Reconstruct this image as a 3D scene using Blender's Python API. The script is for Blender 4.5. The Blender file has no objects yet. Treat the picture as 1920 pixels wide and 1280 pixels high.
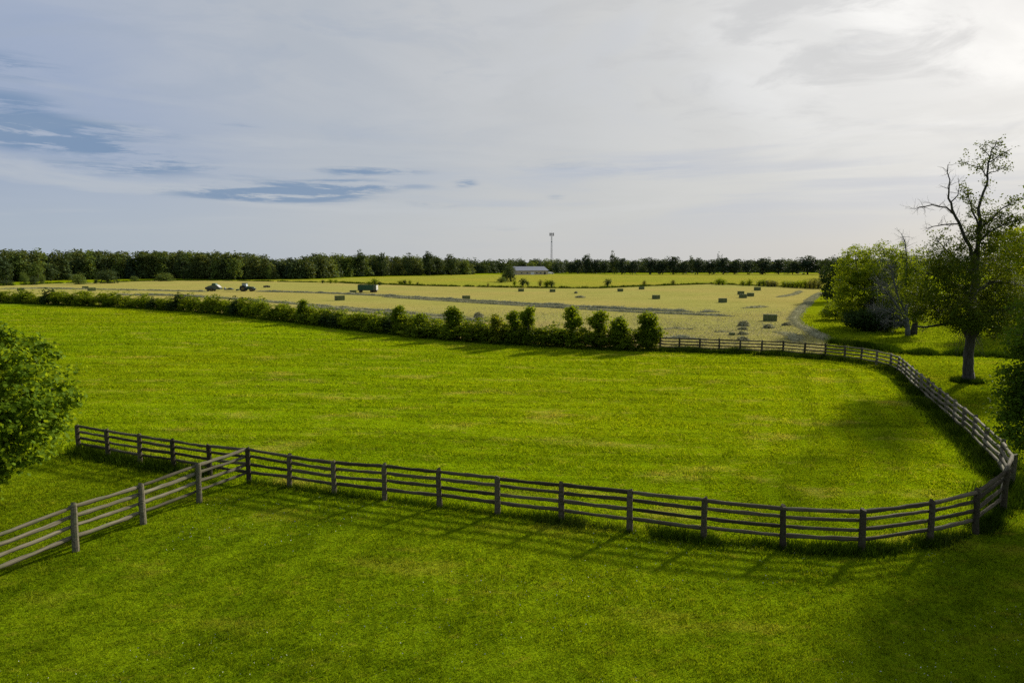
import bpy, math, random
import numpy as np
R = math.radians
scene = bpy.context.scene
COL = scene.collection

# ------------------------------------------------------------------ camera
CAM_H, PITCH, FPX = 9.5, math.atan(148 / 1280.0), 1280.0
cam_data = bpy.data.cameras.new("camera")
cam_data.sensor_fit = 'HORIZONTAL'
cam_data.sensor_width = 36
cam_data.lens = 24
cam_data.clip_start = 0.1
cam_data.clip_end = 20000
cam = bpy.data.objects.new("camera", cam_data)
COL.objects.link(cam)
cam.location = (0, 0, CAM_H)
cam.rotation_euler = (math.pi / 2 - PITCH, 0, 0)
scene.camera = cam

def ray(px, py):
    dx, dy = (px - 960) / FPX, (640 - py) / FPX
    c, s = math.cos(PITCH), math.sin(PITCH)
    return np.array([dx, c + dy * s, -s + dy * c])

def G(px, py, z=0.0):
    d = ray(px, py)
    t = (z - CAM_H) / d[2]
    return np.array([d[0] * t, d[1] * t, z])

def P3(px, py, D):
    d = ray(px, py)
    t = D / d[1]
    return np.array([d[0] * t, D, CAM_H + d[2] * t])

# ------------------------------------------------------------------ light
SUN_AZ, SUN_EL = R(43), R(25)
SUN = np.array([math.sin(SUN_AZ) * math.cos(SUN_EL), math.cos(SUN_AZ) * math.cos(SUN_EL), math.sin(SUN_EL)])
sun_data = bpy.data.lights.new("sun", 'SUN')
sun_data.energy = 5.0
sun_data.angle = R(3.6)
sun_data.color = (1.0, 0.93, 0.80)
sun = bpy.data.objects.new("sun", sun_data)
COL.objects.link(sun)
sun.rotation_euler = (math.pi / 2 - SUN_EL, 0, math.pi - SUN_AZ)
sun.location = (60, 60, 60)

scene.view_settings.view_transform = 'Standard'
scene.view_settings.look = 'None'
EXPO = 0.5
scene.view_settings.exposure = EXPO
scene.view_settings.gamma = 1.0
scene.cycles.use_denoising = False
scene.cycles.sample_clamp_direct = 5.0
scene.cycles.sample_clamp_indirect = 2.0
scene.cycles.max_bounces = 6
scene.cycles.diffuse_bounces = 3
scene.cycles.transmission_bounces = 4
scene.cycles.transparent_max_bounces = 4

class NT:
    """small helper for node trees"""
    def __init__(s, tree):
        s.t = tree
        tree.nodes.clear()
    def n(s, typ, **kw):
        nd = s.t.nodes.new(typ)
        for k, v in kw.items():
            setattr(nd, k, v)
        return nd
    def put(s, sock, v):
        if hasattr(v, 'is_output'):
            s.t.links.new(v, sock)
        elif isinstance(v, (tuple, list)):
            sock.default_value = tuple(v) + ((1.0,) if len(v) == 3 and sock.type == 'RGBA' else ())
        else:
            sock.default_value = v
    def math(s, op, a, b=0.0, c=0.0, clamp=False):
        nd = s.n('ShaderNodeMath', operation=op, use_clamp=clamp)
        s.put(nd.inputs[0], a); s.put(nd.inputs[1], b); s.put(nd.inputs[2], c)
        return nd.outputs[0]
    def vmath(s, op, a, b=(0, 0, 0)):
        nd = s.n('ShaderNodeVectorMath', operation=op)
        s.put(nd.inputs[0], a); s.put(nd.inputs[1], b)
        return nd.outputs['Value'] if op in ('DOT_PRODUCT', 'LENGTH') else nd.outputs['Vector']
    def mix(s, f, a, b, mode='MIX'):
        nd = s.n('ShaderNodeMix', data_type='RGBA', blend_type=mode)
        s.put(nd.inputs[0], f); s.put(nd.inputs[6], a); s.put(nd.inputs[7], b)
        return nd.outputs[2]
    def noise(s, vec, scale, detail=3, rough=0.5, dist=0.0):
        nd = s.n('ShaderNodeTexNoise')
        s.put(nd.inputs['Vector'], vec)
        nd.inputs['Scale'].default_value = scale
        nd.inputs['Detail'].default_value = detail
        nd.inputs['Roughness'].default_value = rough
        nd.inputs['Distortion'].default_value = dist
        return nd.outputs['Fac']
    def remap(s, v, a, b, c=0.0, d=1.0):
        nd = s.n('ShaderNodeMapRange')
        nd.clamp = True
        nd.interpolation_type = 'SMOOTHSTEP'
        s.put(nd.inputs[0], v)
        for i, q in enumerate((a, b, c, d)):
            nd.inputs[1 + i].default_value = q
        return nd.outputs[0]
    def mapping(s, vec, rot=(0, 0, 0), scale=(1, 1, 1), loc=(0, 0, 0)):
        nd = s.n('ShaderNodeMapping')
        s.put(nd.inputs['Vector'], vec)
        nd.inputs['Rotation'].default_value = rot
        nd.inputs['Scale'].default_value = scale
        nd.inputs['Location'].default_value = loc
        return nd.outputs[0]

# ------------------------------------------------------------------ sky
world = bpy.data.worlds.new("World")
scene.world = world
world.use_nodes = True
w = NT(world.node_tree)
STR = 0.1
def wc(r, g, b):
    k = 2 ** -EXPO / STR
    return (r * k, g * k, b * k)
sky = w.n('ShaderNodeTexSky', sky_type='NISHITA', sun_disc=False, sun_elevation=SUN_EL, sun_rotation=SUN_AZ)
sky.air_density = 1.0; sky.dust_density = 1.5; sky.ozone_density = 1.5
geo = w.n('ShaderNodeTexCoord')
d = w.vmath('NORMALIZE', geo.outputs['Generated'])
sep = w.n('ShaderNodeSeparateXYZ'); w.put(sep.inputs[0], d)
X, Y, Z = sep.outputs
az = w.math('ARCTAN2', X, Y)
el = w.math('ARCSINE', Z)
comb = w.n('ShaderNodeCombineXYZ')
zz = w.math('ADD', w.math('MAXIMUM', Z, 0.0), 0.12)
w.put(comb.inputs[0], w.math('DIVIDE', X, zz)); w.put(comb.inputs[1], w.math('DIVIDE', Y, zz))
plane = comb.outputs[0]
n_big = w.noise(w.mapping(plane, rot=(0, 0, R(-20)), scale=(0.55, 1.0, 1), loc=(3.1, 1.7, 0)), 0.9, 6, 0.55, 0.6)
n_fine = w.noise(w.mapping(plane, rot=(0, 0, R(-35)), scale=(0.5, 1.6, 1), loc=(8.1, 2.7, 0)), 1.9, 7, 0.6, 0.8)
sd = w.vmath('DOT_PRODUCT', d, tuple(SUN))
glow = w.remap(sd, 0.83, 0.955)
rampn = w.n('ShaderNodeValToRGB')
rampn.color_ramp.interpolation = 'EASE'
els = rampn.color_ramp.elements
stops = [(.15, (.30, .37, .52)), (.29, (.335, .405, .55)), (.57, (.45, .487, .542)), (.74, (.537, .551, .564)), (.86, (.63, .632, .622)), (.92, (.72, .72, .71)), (.985, (.78, .78, .77))]
while len(els) < len(stops): els.new(.5)
for e_, (p_, c_) in zip(els, stops):
    e_.position = p_; e_.color = (*c_, 1)
w.put(rampn.inputs[0], sd)
base = w.mix(1.0, rampn.outputs[0], wc(1, 1, 1), 'MULTIPLY')
hz = w.remap(el, 0.01, 0.17, 1.0, 0.0)
hcol = w.mix(w.remap(sd, 0.15, 0.75), wc(.41, .475, .55), wc(.55, .56, .56))
base = w.mix(w.math('MULTIPLY', hz, 0.9), base, hcol)
# broken cloud structure: thin layers drifting up to the right
cae = w.n('ShaderNodeCombineXYZ'); w.put(cae.inputs[0], az); w.put(cae.inputs[1], w.math('MULTIPLY', el, 1.0))
ae = cae.outputs[0]
m1_ = w.noise(w.mapping(ae, rot=(0, 0, R(-24)), scale=(1.0, 2.6, 1), loc=(2.3, 1.1, 0)), 2.6, 7, 0.56, 0.7)
m2_ = w.noise(w.mapping(ae, rot=(0, 0, R(-30)), scale=(1.0, 3.2, 1), loc=(7.3, 4.1, 0)), 5.5, 8, 0.6, 0.6)
m3_ = w.noise(w.mapping(ae, rot=(0, 0, R(-3)), scale=(0.6, 6.0, 1), loc=(1.3, 9.1, 0)), 3.0, 6, 0.55, 0.5)
amt = w.remap(el, 0.05, 0.25, 0.12, 1.0)
right = w.remap(sd, .55, .93)
lit = w.math('MULTIPLY', w.math('MULTIPLY', w.remap(m1_, .42, .62), amt), w.math('ADD', w.math('MULTIPLY', right, .70), .22))
base = w.mix(lit, base, w.mix(glow, wc(.585, .60, .62), wc(.93, .925, .905)))
shade = w.math('MULTIPLY', w.math('MULTIPLY', w.remap(m2_, .47, .64), amt), w.math('ADD', w.math('MULTIPLY', right, .30), .34))
base = w.mix(shade, base, w.mix(w.remap(sd, .55, .85), wc(.36, .42, .52), wc(.56, .565, .57)))
low = w.math('MULTIPLY', w.remap(m3_, .48, .66), w.math('MULTIPLY', w.remap(el, .0, .10), w.remap(el, .22, .12)))
base = w.mix(w.math('MULTIPLY', low, .7), base, w.mix(right, wc(.40, .46, .56), wc(.50, .53, .60)))
low2 = w.math('MULTIPLY', w.remap(m3_, .50, .34), w.math('MULTIPLY', w.remap(el, .0, .08), w.remap(el, .26, .12)))
base = w.mix(w.math('MULTIPLY', low2, .6), base, w.mix(right, wc(.52, .55, .585), wc(.64, .64, .63)))
# dark streak clouds, each at its own bearing and height above the horizon
streak_n = w.noise(w.mapping(ae, rot=(0, 0, R(4)), scale=(0.7, 6.5, 1)), 12.0, 7, 0.68, 0.4)
tot = None
for px, py, sx, sy, a in [(10, 195, 60, 16, .9), (30, 232, 110, 10, 1.0), (20, 258, 60, 12, .9), (150, 272, 75, 8, 1.2), (15, 122, 60, 14, .7),
                          (315, 304, 60, 10, .8), (190, 316, 100, 9, .7), (470, 366, 110, 8, 1.0), (560, 358, 90, 12, 1.25), (665, 348, 60, 8, .9),
                          (715, 321, 65, 5, .9), (645, 322, 40, 5, .6), (440, 239, 32, 6, .6), (873, 344, 18, 6, .9), (465, 324, 34, 4, .6), (1043, 370, 16, 4, .5),
                          (790, 350, 30, 4, .4), (230, 245, 80, 8, .5), (820, 384, 60, 6, .35), (1200, 312, 150, 14, .30), (1330, 322, 200, 16, .30), (1010, 308, 70, 10, .2), (1690, 225, 60, 12, .35),
                          (1780, 330, 150, 22, .3), (1400, 398, 90, 6, .35), (940, 430, 60, 5, .25), (1880, 240, 70, 16, .3), (1620, 80, 60, 20, .25), (1400, 200, 60, 24, .2)]:
    r0 = ray(px, py); r0 = r0 / np.linalg.norm(r0)
    a0, e0 = math.atan2(r0[0], r0[1]), math.asin(r0[2])
    u = w.math('MULTIPLY', w.math('SUBTRACT', az, a0), FPX / (sx * 1.25))
    v = w.math('MULTIPLY', w.math('SUBTRACT', el, e0), FPX / (sy * 1.4))
    q = w.math('ADD', w.math('MULTIPLY', u, u), w.math('MULTIPLY', v, v))
    g = w.math('MULTIPLY', w.math('EXPONENT', w.math('MULTIPLY', q, -1.0)), a)
    tot = g if tot is None else w.math('ADD', tot, g)
stk = w.remap(w.math('MULTIPLY', tot, w.remap(streak_n, 0.36, 0.60, 0.12, 1.3)), 0.08, 1.15)
base = w.mix(w.math('MULTIPLY', stk, 0.80), base, w.mix(w.remap(sd, .65, .9), wc(.16, .26, .42), wc(.50, .53, .60)))
final = w.mix(0.96, sky.outputs[0], base)
bg = w.n('ShaderNodeBackground'); w.put(bg.inputs['Color'], final); bg.inputs['Strength'].default_value = STR
wo = w.n('ShaderNodeOutputWorld'); w.put(wo.inputs['Surface'], bg.outputs[0])

# ------------------------------------------------------------------ helpers: objects
def tag(o, label=None, cat=None, group=None, kind=None):
    if label: o['label'] = label
    if cat: o['category'] = cat
    if group: o['group'] = group
    if kind: o['kind'] = kind
    return o

def link(name, mesh, parent=None, loc=(0, 0, 0), rot=(0, 0, 0), scale=(1, 1, 1)):
    o = bpy.data.objects.new(name, mesh)
    COL.objects.link(o)
    o.location = tuple(float(q) for q in loc); o.rotation_euler = rot; o.scale = scale
    if parent is not None: o.parent = parent
    return o

def thing(name, label, cat, loc, rz=0.0, group=None):
    o = link(name, None, None, loc, (0, 0, rz))
    o.empty_display_size = 0.3
    return tag(o, label, cat, group)

def copy_tree(o, parent=None):
    c = o.copy(); COL.objects.link(c)
    if parent is not None: c.parent = parent
    for ch in list(o.children): copy_tree(ch, c)
    return c

def mesh_np(name, verts, faces, mat, smooth=False):
    """faces: int array (M,k)"""
    me = bpy.data.meshes.new(name)
    verts = np.asarray(verts, dtype=np.float32); faces = np.asarray(faces, dtype=np.int32)
    M, k = faces.shape
    me.vertices.add(len(verts)); me.vertices.foreach_set('co', verts.ravel())
    me.loops.add(M * k); me.loops.foreach_set('vertex_index', faces.ravel())
    me.polygons.add(M); me.polygons.foreach_set('loop_start', np.arange(0, M * k, k, dtype=np.int32))
    me.polygons.foreach_set('use_smooth', np.full(M, smooth))
    me.update(calc_edges=True)
    if mat: me.materials.append(mat)
    return me

class MB:
    """collects simple solids into ONE mesh"""
    def __init__(s): s.v, s.f = [], []
    def raw(s, v, f):
        o = len(s.v); s.v += [tuple(map(float, p)) for p in v]; s.f += [tuple(i + o for i in q) for q in f]; return s
    def box(s, x0, x1, y0, y1, z0, z1):
        return s.raw([(x0, y0, z0), (x1, y0, z0), (x1, y1, z0), (x0, y1, z0), (x0, y0, z1), (x1, y0, z1), (x1, y1, z1), (x0, y1, z1)],
                     [(3, 2, 1, 0), (4, 5, 6, 7), (0, 1, 5, 4), (1, 2, 6, 5), (2, 3, 7, 6), (3, 0, 4, 7)])
    def prism(s, prof, y0, y1):
        """profile in x,z extruded along y"""
        n = len(prof)
        v = [(x, y0, z) for x, z in prof] + [(x, y1, z) for x, z in prof]
        f = [tuple(range(n)), tuple(range(2 * n - 1, n - 1, -1))] + [(i, i + n, (i + 1) % n + n, (i + 1) % n) for i in range(n)]
        return s.raw(v, f)
    def tube(s, pts, rad, sides=8, caps=True):
        pts = [np.array(p, float) for p in pts]
        if not hasattr(rad, '__len__'): rad = [rad] * len(pts)
        v, f = [], []
        ref = None
        for i, p in enumerate(pts):
            t = pts[min(i + 1, len(pts) - 1)] - pts[max(i - 1, 0)]
            t = t / (np.linalg.norm(t) + 1e-9)
            if ref is None:
                ref = np.array([1.0, 0, 0]) if abs(t[0]) < 0.8 else np.array([0, 1.0, 0])
            a = ref - t * np.dot(ref, t); a /= (np.linalg.norm(a) + 1e-9); ref = a
            b = np.cross(t, a)
            for k in range(sides):
                q = 2 * math.pi * k / sides
                v.append(p + (a * math.cos(q) + b * math.sin(q)) * rad[i])
        for i in range(len(pts) - 1):
            for k in range(sides):
                k2 = (k + 1) % sides
                f.append((i * sides + k, i * sides + k2, (i + 1) * sides + k2, (i + 1) * sides + k))
        if caps:
            f.append(tuple(range(sides - 1, -1, -1))); f.append(tuple((len(pts) - 1) * sides + k for k in range(sides)))
        return s.raw(v, f)
    def mesh(s, name, mat, smooth=False):
        me = bpy.data.meshes.new(name); me.from_pydata(s.v, [], s.f)
        if smooth: me.polygons.foreach_set('use_smooth', [True] * len(me.polygons))
        me.materials.append(mat); me.update(); return me
    def build(s, name, mat, parent=None, loc=(0, 0, 0), smooth=False):
        return link(name, s.mesh(name, mat, smooth), parent, loc)

# ------------------------------------------------------------------ materials
def new_mat(name):
    m = bpy.data.materials.new(name); m.use_nodes = True
    return m, NT(m.node_tree)

def finish(m, t, col, rough=0.8, bump=None, bs=0.3, bd=0.05, metal=0.0, trans=None, tcol=None, spec=0.3):
    p = t.n('ShaderNodeBsdfPrincipled')
    t.put(p.inputs['Base Color'], col); t.put(p.inputs['Roughness'], rough); p.inputs['Metallic'].default_value = metal
    p.inputs['Specular IOR Level'].default_value = spec
    if bump is not None:
        b = t.n('ShaderNodeBump'); b.inputs['Strength'].default_value = bs; b.inputs['Distance'].default_value = bd
        t.put(b.inputs['Height'], bump); t.put(p.inputs['Normal'], b.outputs[0])
    out = t.n('ShaderNodeOutputMaterial'); sh = p.outputs[0]
    if trans:
        tr = t.n('ShaderNodeBsdfTranslucent'); t.put(tr.inputs[0], tcol if tcol is not None else col)
        mx = t.n('ShaderNodeMixShader'); mx.inputs[0].default_value = trans
        t.t.links.new(sh, mx.inputs[1]); t.t.links.new(tr.outputs[0], mx.inputs[2]); sh = mx.outputs[0]
    t.t.links.new(sh, out.inputs['Surface'])
    return m

def simple(name, col, rough=0.6, metal=0.0, var=0.15, scale=3.0):
    m, t = new_mat(name)
    tc = t.n('ShaderNodeTexCoord').outputs['Object']
    n = t.noise(tc, scale, 4)
    c = t.mix(n, tuple(q * (1 - var) for q in col), tuple(min(1, q * (1 + var)) for q in col))
    return finish(m, t, c, rough, n, 0.1, 0.01, metal)

def leaf_mat(name, dark, light, trans=0.42, scale=0.7, yel=1.25):
    m, t = new_mat(name)
    tc = t.n('ShaderNodeTexCoord').outputs['Object']
    rnd = t.n('ShaderNodeNewGeometry').outputs['Random Per Island']
    oi = t.n('ShaderNodeObjectInfo').outputs['Random']
    f = t.math('ADD', t.math('MULTIPLY', t.remap(t.noise(tc, scale, 2), 0.3, 0.7), 0.45), t.math('MULTIPLY', rnd, 0.35))
    f = t.math('ADD', f, t.math('MULTIPLY', oi, 0.2), clamp=True)
    c = t.mix(f, dark, light)
    tcol = t.mix(1.0, c, (1.35 * yel, 1.35, 0.55), 'MULTIPLY')
    return finish(m, t, c, 0.6, trans=trans, tcol=tcol, spec=0.05)

def bark_mat(name, a, b, sc=3.0):
    m, t = new_mat(name)
    tc = t.n('ShaderNodeTexCoord').outputs['Object']
    n = t.noise(t.mapping(tc, scale=(sc * 3, sc * 3, sc * .6)), 1.0, 6, 0.65)
    return finish(m, t, t.mix(t.remap(n, .3, .7), a, b), 0.9, n, 0.8, 0.04)

def wood_mat(name, a, b, lichen):
    m, t = new_mat(name)
    tc = t.n('ShaderNodeTexCoord').outputs['Object']
    oi = t.n('ShaderNodeObjectInfo')
    tcr = t.vmath('ADD', tc, oi.outputs['Location'])
    n = t.noise(t.mapping(tcr, scale=(1.0, 14, 14)), 2.0, 6, 0.65)
    n2 = t.noise(tcr, 7.0, 5, 0.6)
    c = t.mix(t.remap(n, .3, .7), a, b)
    c = t.mix(t.math('MULTIPLY', t.remap(n2, .52, .68), 0.7), c, lichen)
    c = t.mix(1.0, c, t.mix(oi.outputs['Random'], (.55, .54, .50), (1.45, 1.42, 1.38)), 'MULTIPLY')
    return finish(m, t, c, 0.85, n, 0.5, 0.02, spec=0.08)

def grass_colour(t, tc, A, B, dry, streak=0.0, srot=0.0, dry_amt=0.3):
    n1 = t.remap(t.noise(tc, 0.07, 5, 0.6, 0.4), .36, .64)
    n2 = t.remap(t.noise(tc, 0.6, 5, 0.65), .34, .66)
    n3 = t.remap(t.noise(tc, 4.5, 5, 0.7), .32, .68)
    f = t.math('ADD', t.math('ADD', t.math('MULTIPLY', n1, .34), t.math('MULTIPLY', n2, .33)), t.math('MULTIPLY', n3, .33))
    if streak:
        s1 = t.noise(t.mapping(tc, rot=(0, 0, srot), scale=(0.022, 0.8, 1)), 1.0, 4, 0.6)
        s2 = t.noise(t.mapping(tc, rot=(0, 0, srot), scale=(0.10, 2.6, 1)), 1.0, 4, 0.6)
        sf = t.math('ADD', t.math('MULTIPLY', t.remap(s1, .38, .62), .6), t.math('MULTIPLY', t.remap(s2, .3, .7), .4))
        f = t.math('ADD', t.math('MULTIPLY', f, 1 - streak), t.math('MULTIPLY', sf, streak))
    c = t.mix(f, A, B)
    big_ = t.remap(t.noise(tc, 0.018, 2, 0.5), .38, .62)
    c = t.mix(1.0, c, t.mix(big_, (.96, 1.0, .9), (1.07, 1.0, 1.0)), 'MULTIPLY')
    dn = t.noise(t.mapping(tc, rot=(0, 0, srot), scale=(0.5, 1.0, 1)), 0.33, 6, 0.68)
    c = t.mix(t.math('MULTIPLY', t.remap(dn, .53, .70), dry_amt), c, dry)
    d2 = t.noise(t.mapping(tc, rot=(0, 0, srot), scale=(0.6, 1.3, 1), loc=(5, 3, 1)), 2.1, 5, 0.7)
    c = t.mix(t.math('MULTIPLY', t.remap(d2, .57, .70), dry_amt), c, dry)
    spot = t.remap(t.noise(tc, 7.5, 4, 0.6), .30, .42, .58, 1.0)
    return t.mix(1.0, c, spot, 'MULTIPLY') if streak or srot or dry_amt else c, f

def grass_mat(name, A, B, dry, streak=0.0, srot=0.0, dry_amt=0.3, blade=False):
    m, t = new_mat(name)
    tc = t.n('ShaderNodeTexCoord').outputs['Object']
    c, f = grass_colour(t, tc, A, B, dry, streak, srot, dry_amt)
    if blade:
        rnd = t.n('ShaderNodeNewGeometry').outputs['Random Per Island']
        c = t.mix(1.0, c, t.mix(rnd, (.42, .48, .5), (1.6, 1.5, 3.0)), 'MULTIPLY')  # random per-blade tint; its light end has whitish sheen put into the colour
        if blade == 'weed': return finish(m, t, c, 0.8, trans=.22, tcol=t.mix(1.0, c, (1.3, 1.3, .6), 'MULTIPLY'), spec=0.0)
        if blade == 'dry': return finish(m, t, c, 0.9, trans=.25, spec=0.0)
        return finish(m, t, c, 0.6, trans=0.45, tcol=t.mix(1.0, c, (1.5, 1.3, .5), 'MULTIPLY'), spec=0.0)
    bump = t.math('ADD', t.noise(tc, 9.0, 5, 0.7), t.math('MULTIPLY', t.noise(tc, 1.3, 4, .6), 1.5))
    return finish(m, t, c, 0.9, bump, 0.9, 0.12, spec=0.0)

LAWN = ((.064, .110, .0018), (.215, .292, .0045), (.28, .26, .020))
PAST = ((.092, .150, .0015), (.250, .345, .0035), (.38, .33, .05))
M = {}
M['lawn'] = grass_mat('lawn_turf', *LAWN, dry_amt=.45)
M['lawn_blade'] = grass_mat('lawn_blades', *LAWN, dry_amt=.45, blade=True)
SROT = R(17)
M['past'] = grass_mat('pasture_turf', *PAST, streak=.55, srot=SROT, dry_amt=.55)
M['past_blade'] = grass_mat('pasture_blades', *PAST, streak=.5, srot=SROT, dry_amt=.55, blade=True)
M['meadow'] = grass_mat('meadow', (.12, .165, .0015), (.20, .25, .004), (.24, .24, .02), streak=.5, srot=R(4), dry_amt=.5)
M['farfield'] = grass_mat('far_field', (.19, .195, .016), (.29, .285, .040), (.33, .29, .07), streak=.4, srot=R(2), dry_amt=.6)
M['meadow_blade'] = grass_mat('meadow_blades', (.11, .165, .003), (.19, .26, .006), (.24, .24, .03), streak=.4, srot=R(4), dry_amt=.5, blade=True)
M['stubble'] = grass_mat('stubble_blades', (.30, .275, .07), (.45, .405, .125), (.26, .26, .05), streak=.5, srot=R(12), dry_amt=.5, blade='dry')
M['tall'] = grass_mat('tall_grass', (.016, .034, .0015), (.055, .095, .003), (.10, .10, .02), blade='weed')  # weed green, darkened in colour to stand for the clumps' self-shadow
m, t = new_mat('hay_stubble')
tc = t.n('ShaderNodeTexCoord').outputs['Object']
c, f = grass_colour(t, tc, (.235, .212, .05), (.345, .312, .095), (.185, .20, .035), streak=.5, srot=R(12), dry_amt=.55)
fine = t.noise(tc, 2.2, 6, .7)
c = t.mix(t.math('MULTIPLY', t.remap(fine, .5, .75), .4), c, (.20, .175, .03))
M['hay_ground'] = finish(m, t, c, 0.95, t.noise(tc, 5, 5, .7), .8, .1, spec=0)
m, t = new_mat('cut_hay')
tc = t.n('ShaderNodeTexCoord').outputs['Object']
n = t.noise(tc, 1.4, 6, .7)
c = t.mix(t.remap(n, .35, .65), (.22, .22, .115), (.40, .38, .22))
M['windrow'] = finish(m, t, c, .95, t.noise(tc, 9, 5, .7), .6, .08, trans=.2, spec=0)
m, t = new_mat('pressed_hay')
tc = t.n('ShaderNodeTexCoord').outputs['Object']
n = t.noise(t.mapping(tc, scale=(1, 1, 3)), 6, 6, .7)
lay = t.noise(t.mapping(tc, scale=(5, .2, .2)), 1.5, 2)
c = t.mix(t.remap(n, .3, .7), (.055, .085, .03), (.145, .175, .07))
c = t.mix(t.math('MULTIPLY', t.remap(lay, .45, .6), .4), c, (.20, .19, .09))
M['bale'] = finish(m, t, c, .95, n, .8, .06, spec=.05)
M['twine'] = simple('baling_twine', (.45, .40, .25), .8)
M['leaf_maple'] = leaf_mat('maple_leaves', (.06,.125,.006), (.20,.30,.018), .52, 0.9)
M['leaf_near'] = leaf_mat('near_leaves', (.035,.075,.005), (.11,.18,.012), .45, 0.9)
M['leaf_big'] = leaf_mat('big_tree_leaves', (.028,.052,.005), (.090,.130,.008), .42, 0.35)
M['leaf_bright'] = leaf_mat('bright_leaves', (0.16, 0.24, 0.006), (0.28, 0.36, 0.012), .5, 0.4)
M['leaf_thicket'] = leaf_mat('thicket_leaves', (.075,.135,.005), (.20,.27,.012), 0.52, 0.3)
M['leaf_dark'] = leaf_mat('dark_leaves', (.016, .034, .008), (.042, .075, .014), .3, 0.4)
M['leaf_olive'] = leaf_mat('olive_leaves', (.075, .095, .02), (.15, .165, .04), .45, 0.5)
M['leaf_hedge'] = leaf_mat('hedge_leaves', (.050,.092,.004), (.18,.25,.012), 0.54, 0.5)
M['leaf_sap'] = leaf_mat('sapling_leaves', (.065,.12,.005), (.19,.26,.012), 0.54, 0.5)
M['leaf_yellow'] = leaf_mat('yellow_leaves', (.13, .17, .012), (.22, .25, .02), .45, 0.5)
M['leaf_far'] = leaf_mat('far_leaves', (.028,.050,.018), (.072,.105,.032), .25, 0.12)
M['leaf_forest'] = leaf_mat('forest_leaves', (.024, .043, .018), (.112, .145, .036), .28, 0.075)
M['leaf_far2'] = leaf_mat('far_leaves_light', (.06, .10, .022), (.13, .18, .036), .3, 0.12)
M['leaf_rowtree'] = leaf_mat('row_tree_leaves', (.020,.038,.020), (.048,.075,.034), .22, 0.2)
M['bark'] = bark_mat('bark', (.022, .020, .015), (.070, .064, .052))
M['bark_dead'] = bark_mat('dead_bark', (.055, .060, .052), (.125, .13, .115))
M['wood'] = wood_mat('backlit_weathered_wood', (.038, .031, .019), (.112, .096, .064), (.075, .088, .042))  # weathered timber; the backlit darkness of the near fence is in this colour
M['wood_pale_sunlit'] = wood_mat('pale_sunlit_weathered_wood', (.068, .060, .040), (.185, .168, .120), (.10, .115, .06))  # paler round rails; on the curved run this colour stands for sunlight

rng = np.random.default_rng(7)
random.seed(7)

# ------------------------------------------------------------------ ground sheets
def inside(poly, x, y):
    poly = np.asarray(poly)[:, :2]
    r = np.zeros(len(x), bool)
    j = len(poly) - 1
    for i in range(len(poly)):
        xi, yi = poly[i]; xj, yj = poly[j]
        c = ((yi > y) != (yj > y)) & (x < (xj - xi) * (y - yi) / (yj - yi + 1e-12) + xi)
        r ^= c; j = i
    return r

def sheet(name, poly, z, mat, kind='structure'):
    me = bpy.data.meshes.new(name)
    me.from_pydata([(float(p[0]), float(p[1]), z) for p in poly], [], [tuple(range(len(poly)))])
    me.materials.append(mat); me.update()
    if me.polygons[0].normal.z < 0: me.flip_normals()
    return tag(link(name, me), kind=kind)

# fence posts of the paddock, photographed top and foot
NEAR = [((148, 797), (148, 846)), ((203, 805.5), (203, 858)), ((262.5, 814.6), (263, 869)), ((325.6, 824.5), (326, 879)), ((393.7, 834.7), (394, 891)),
        ((464.8, 839.4), (467, 905)), ((542, 853), (543, 913)), ((626, 864.6), (627, 926)), ((721, 870.3), (721, 937)), ((824, 881.2), (824, 950)),
        ((932.6, 893), (933, 964)), ((1052.5, 905.7), (1052.5, 978)), ((1181, 918.4), (1180.5, 996)), ((1321, 933.7), (1319, 1014)), ((1469, 951), (1467, 1028)),
        ((1617, 955.6), (1615, 1037)), ((1746, 939), (1743, 1019)), ((1831, 919), (1829, 1000)), ((1884, 880.6), (1881, 958))]
RIGHT_T = [(1884, 880.6), (1895, 851), (1876.3, 823.9), (1847, 798.8), (1824.7, 778.2), (1805.8, 763.8), (1788.6, 750), (1773, 738), (1759.4, 727.7), (1747.4, 718.4), (1737, 709.8),
           (1726, 701.9), (1716.4, 694.3), (1707.8, 687), (1699, 679.5), (1691.7, 673.3), (1683.5, 668.2), (1669.5, 663), (1643.6, 657), (1614, 652), (1583, 648.7)]
FAR_T = [(1583, 648.7), (1546.8, 645.7), (1508, 642.7), (1467.7, 639.6), (1428, 638.2), (1387.5, 636.9), (1348.5, 635.8), (1311.4, 634.5), (1274, 633.4), (1237.5, 632.6)]
HZ = 492.0
def foot(px, pt, ratio=0.148):
    return (px, HZ + (pt - HZ) / (1 - ratio))
near_g = [G(*b) for _, b in NEAR]
def post_h(top, base):
    g = G(*base)
    return float(np.clip(P3(top[0], top[1], g[1])[2], 1.25, 1.62))
near_h = [post_h(a, b) for a, b in NEAR]
right_g = [near_g[-1]] + [G(*foot(*p)) for p in RIGHT_T[1:]]
far_g = [right_g[-1]] + [G(*foot(*p)) for p in FAR_T[1:]]
HEDGE_PX = [(1237, 656), (1120, 653), (1000, 647), (850, 636), (700, 621), (560, 604), (400, 587), (250, 577), (0, 567), (-250, 560)]
hedge_g = [G(*p) for p in HEDGE_PX]
ddir = near_g[0] - near_g[3]; ddir = ddir / np.linalg.norm(ddir)
left_ext = near_g[0] + ddir * 90
paddock = near_g + right_g[1:] + far_g[1:] + hedge_g[1:] + [left_ext + np.array([-80, 60, 0]), left_ext]

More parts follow.
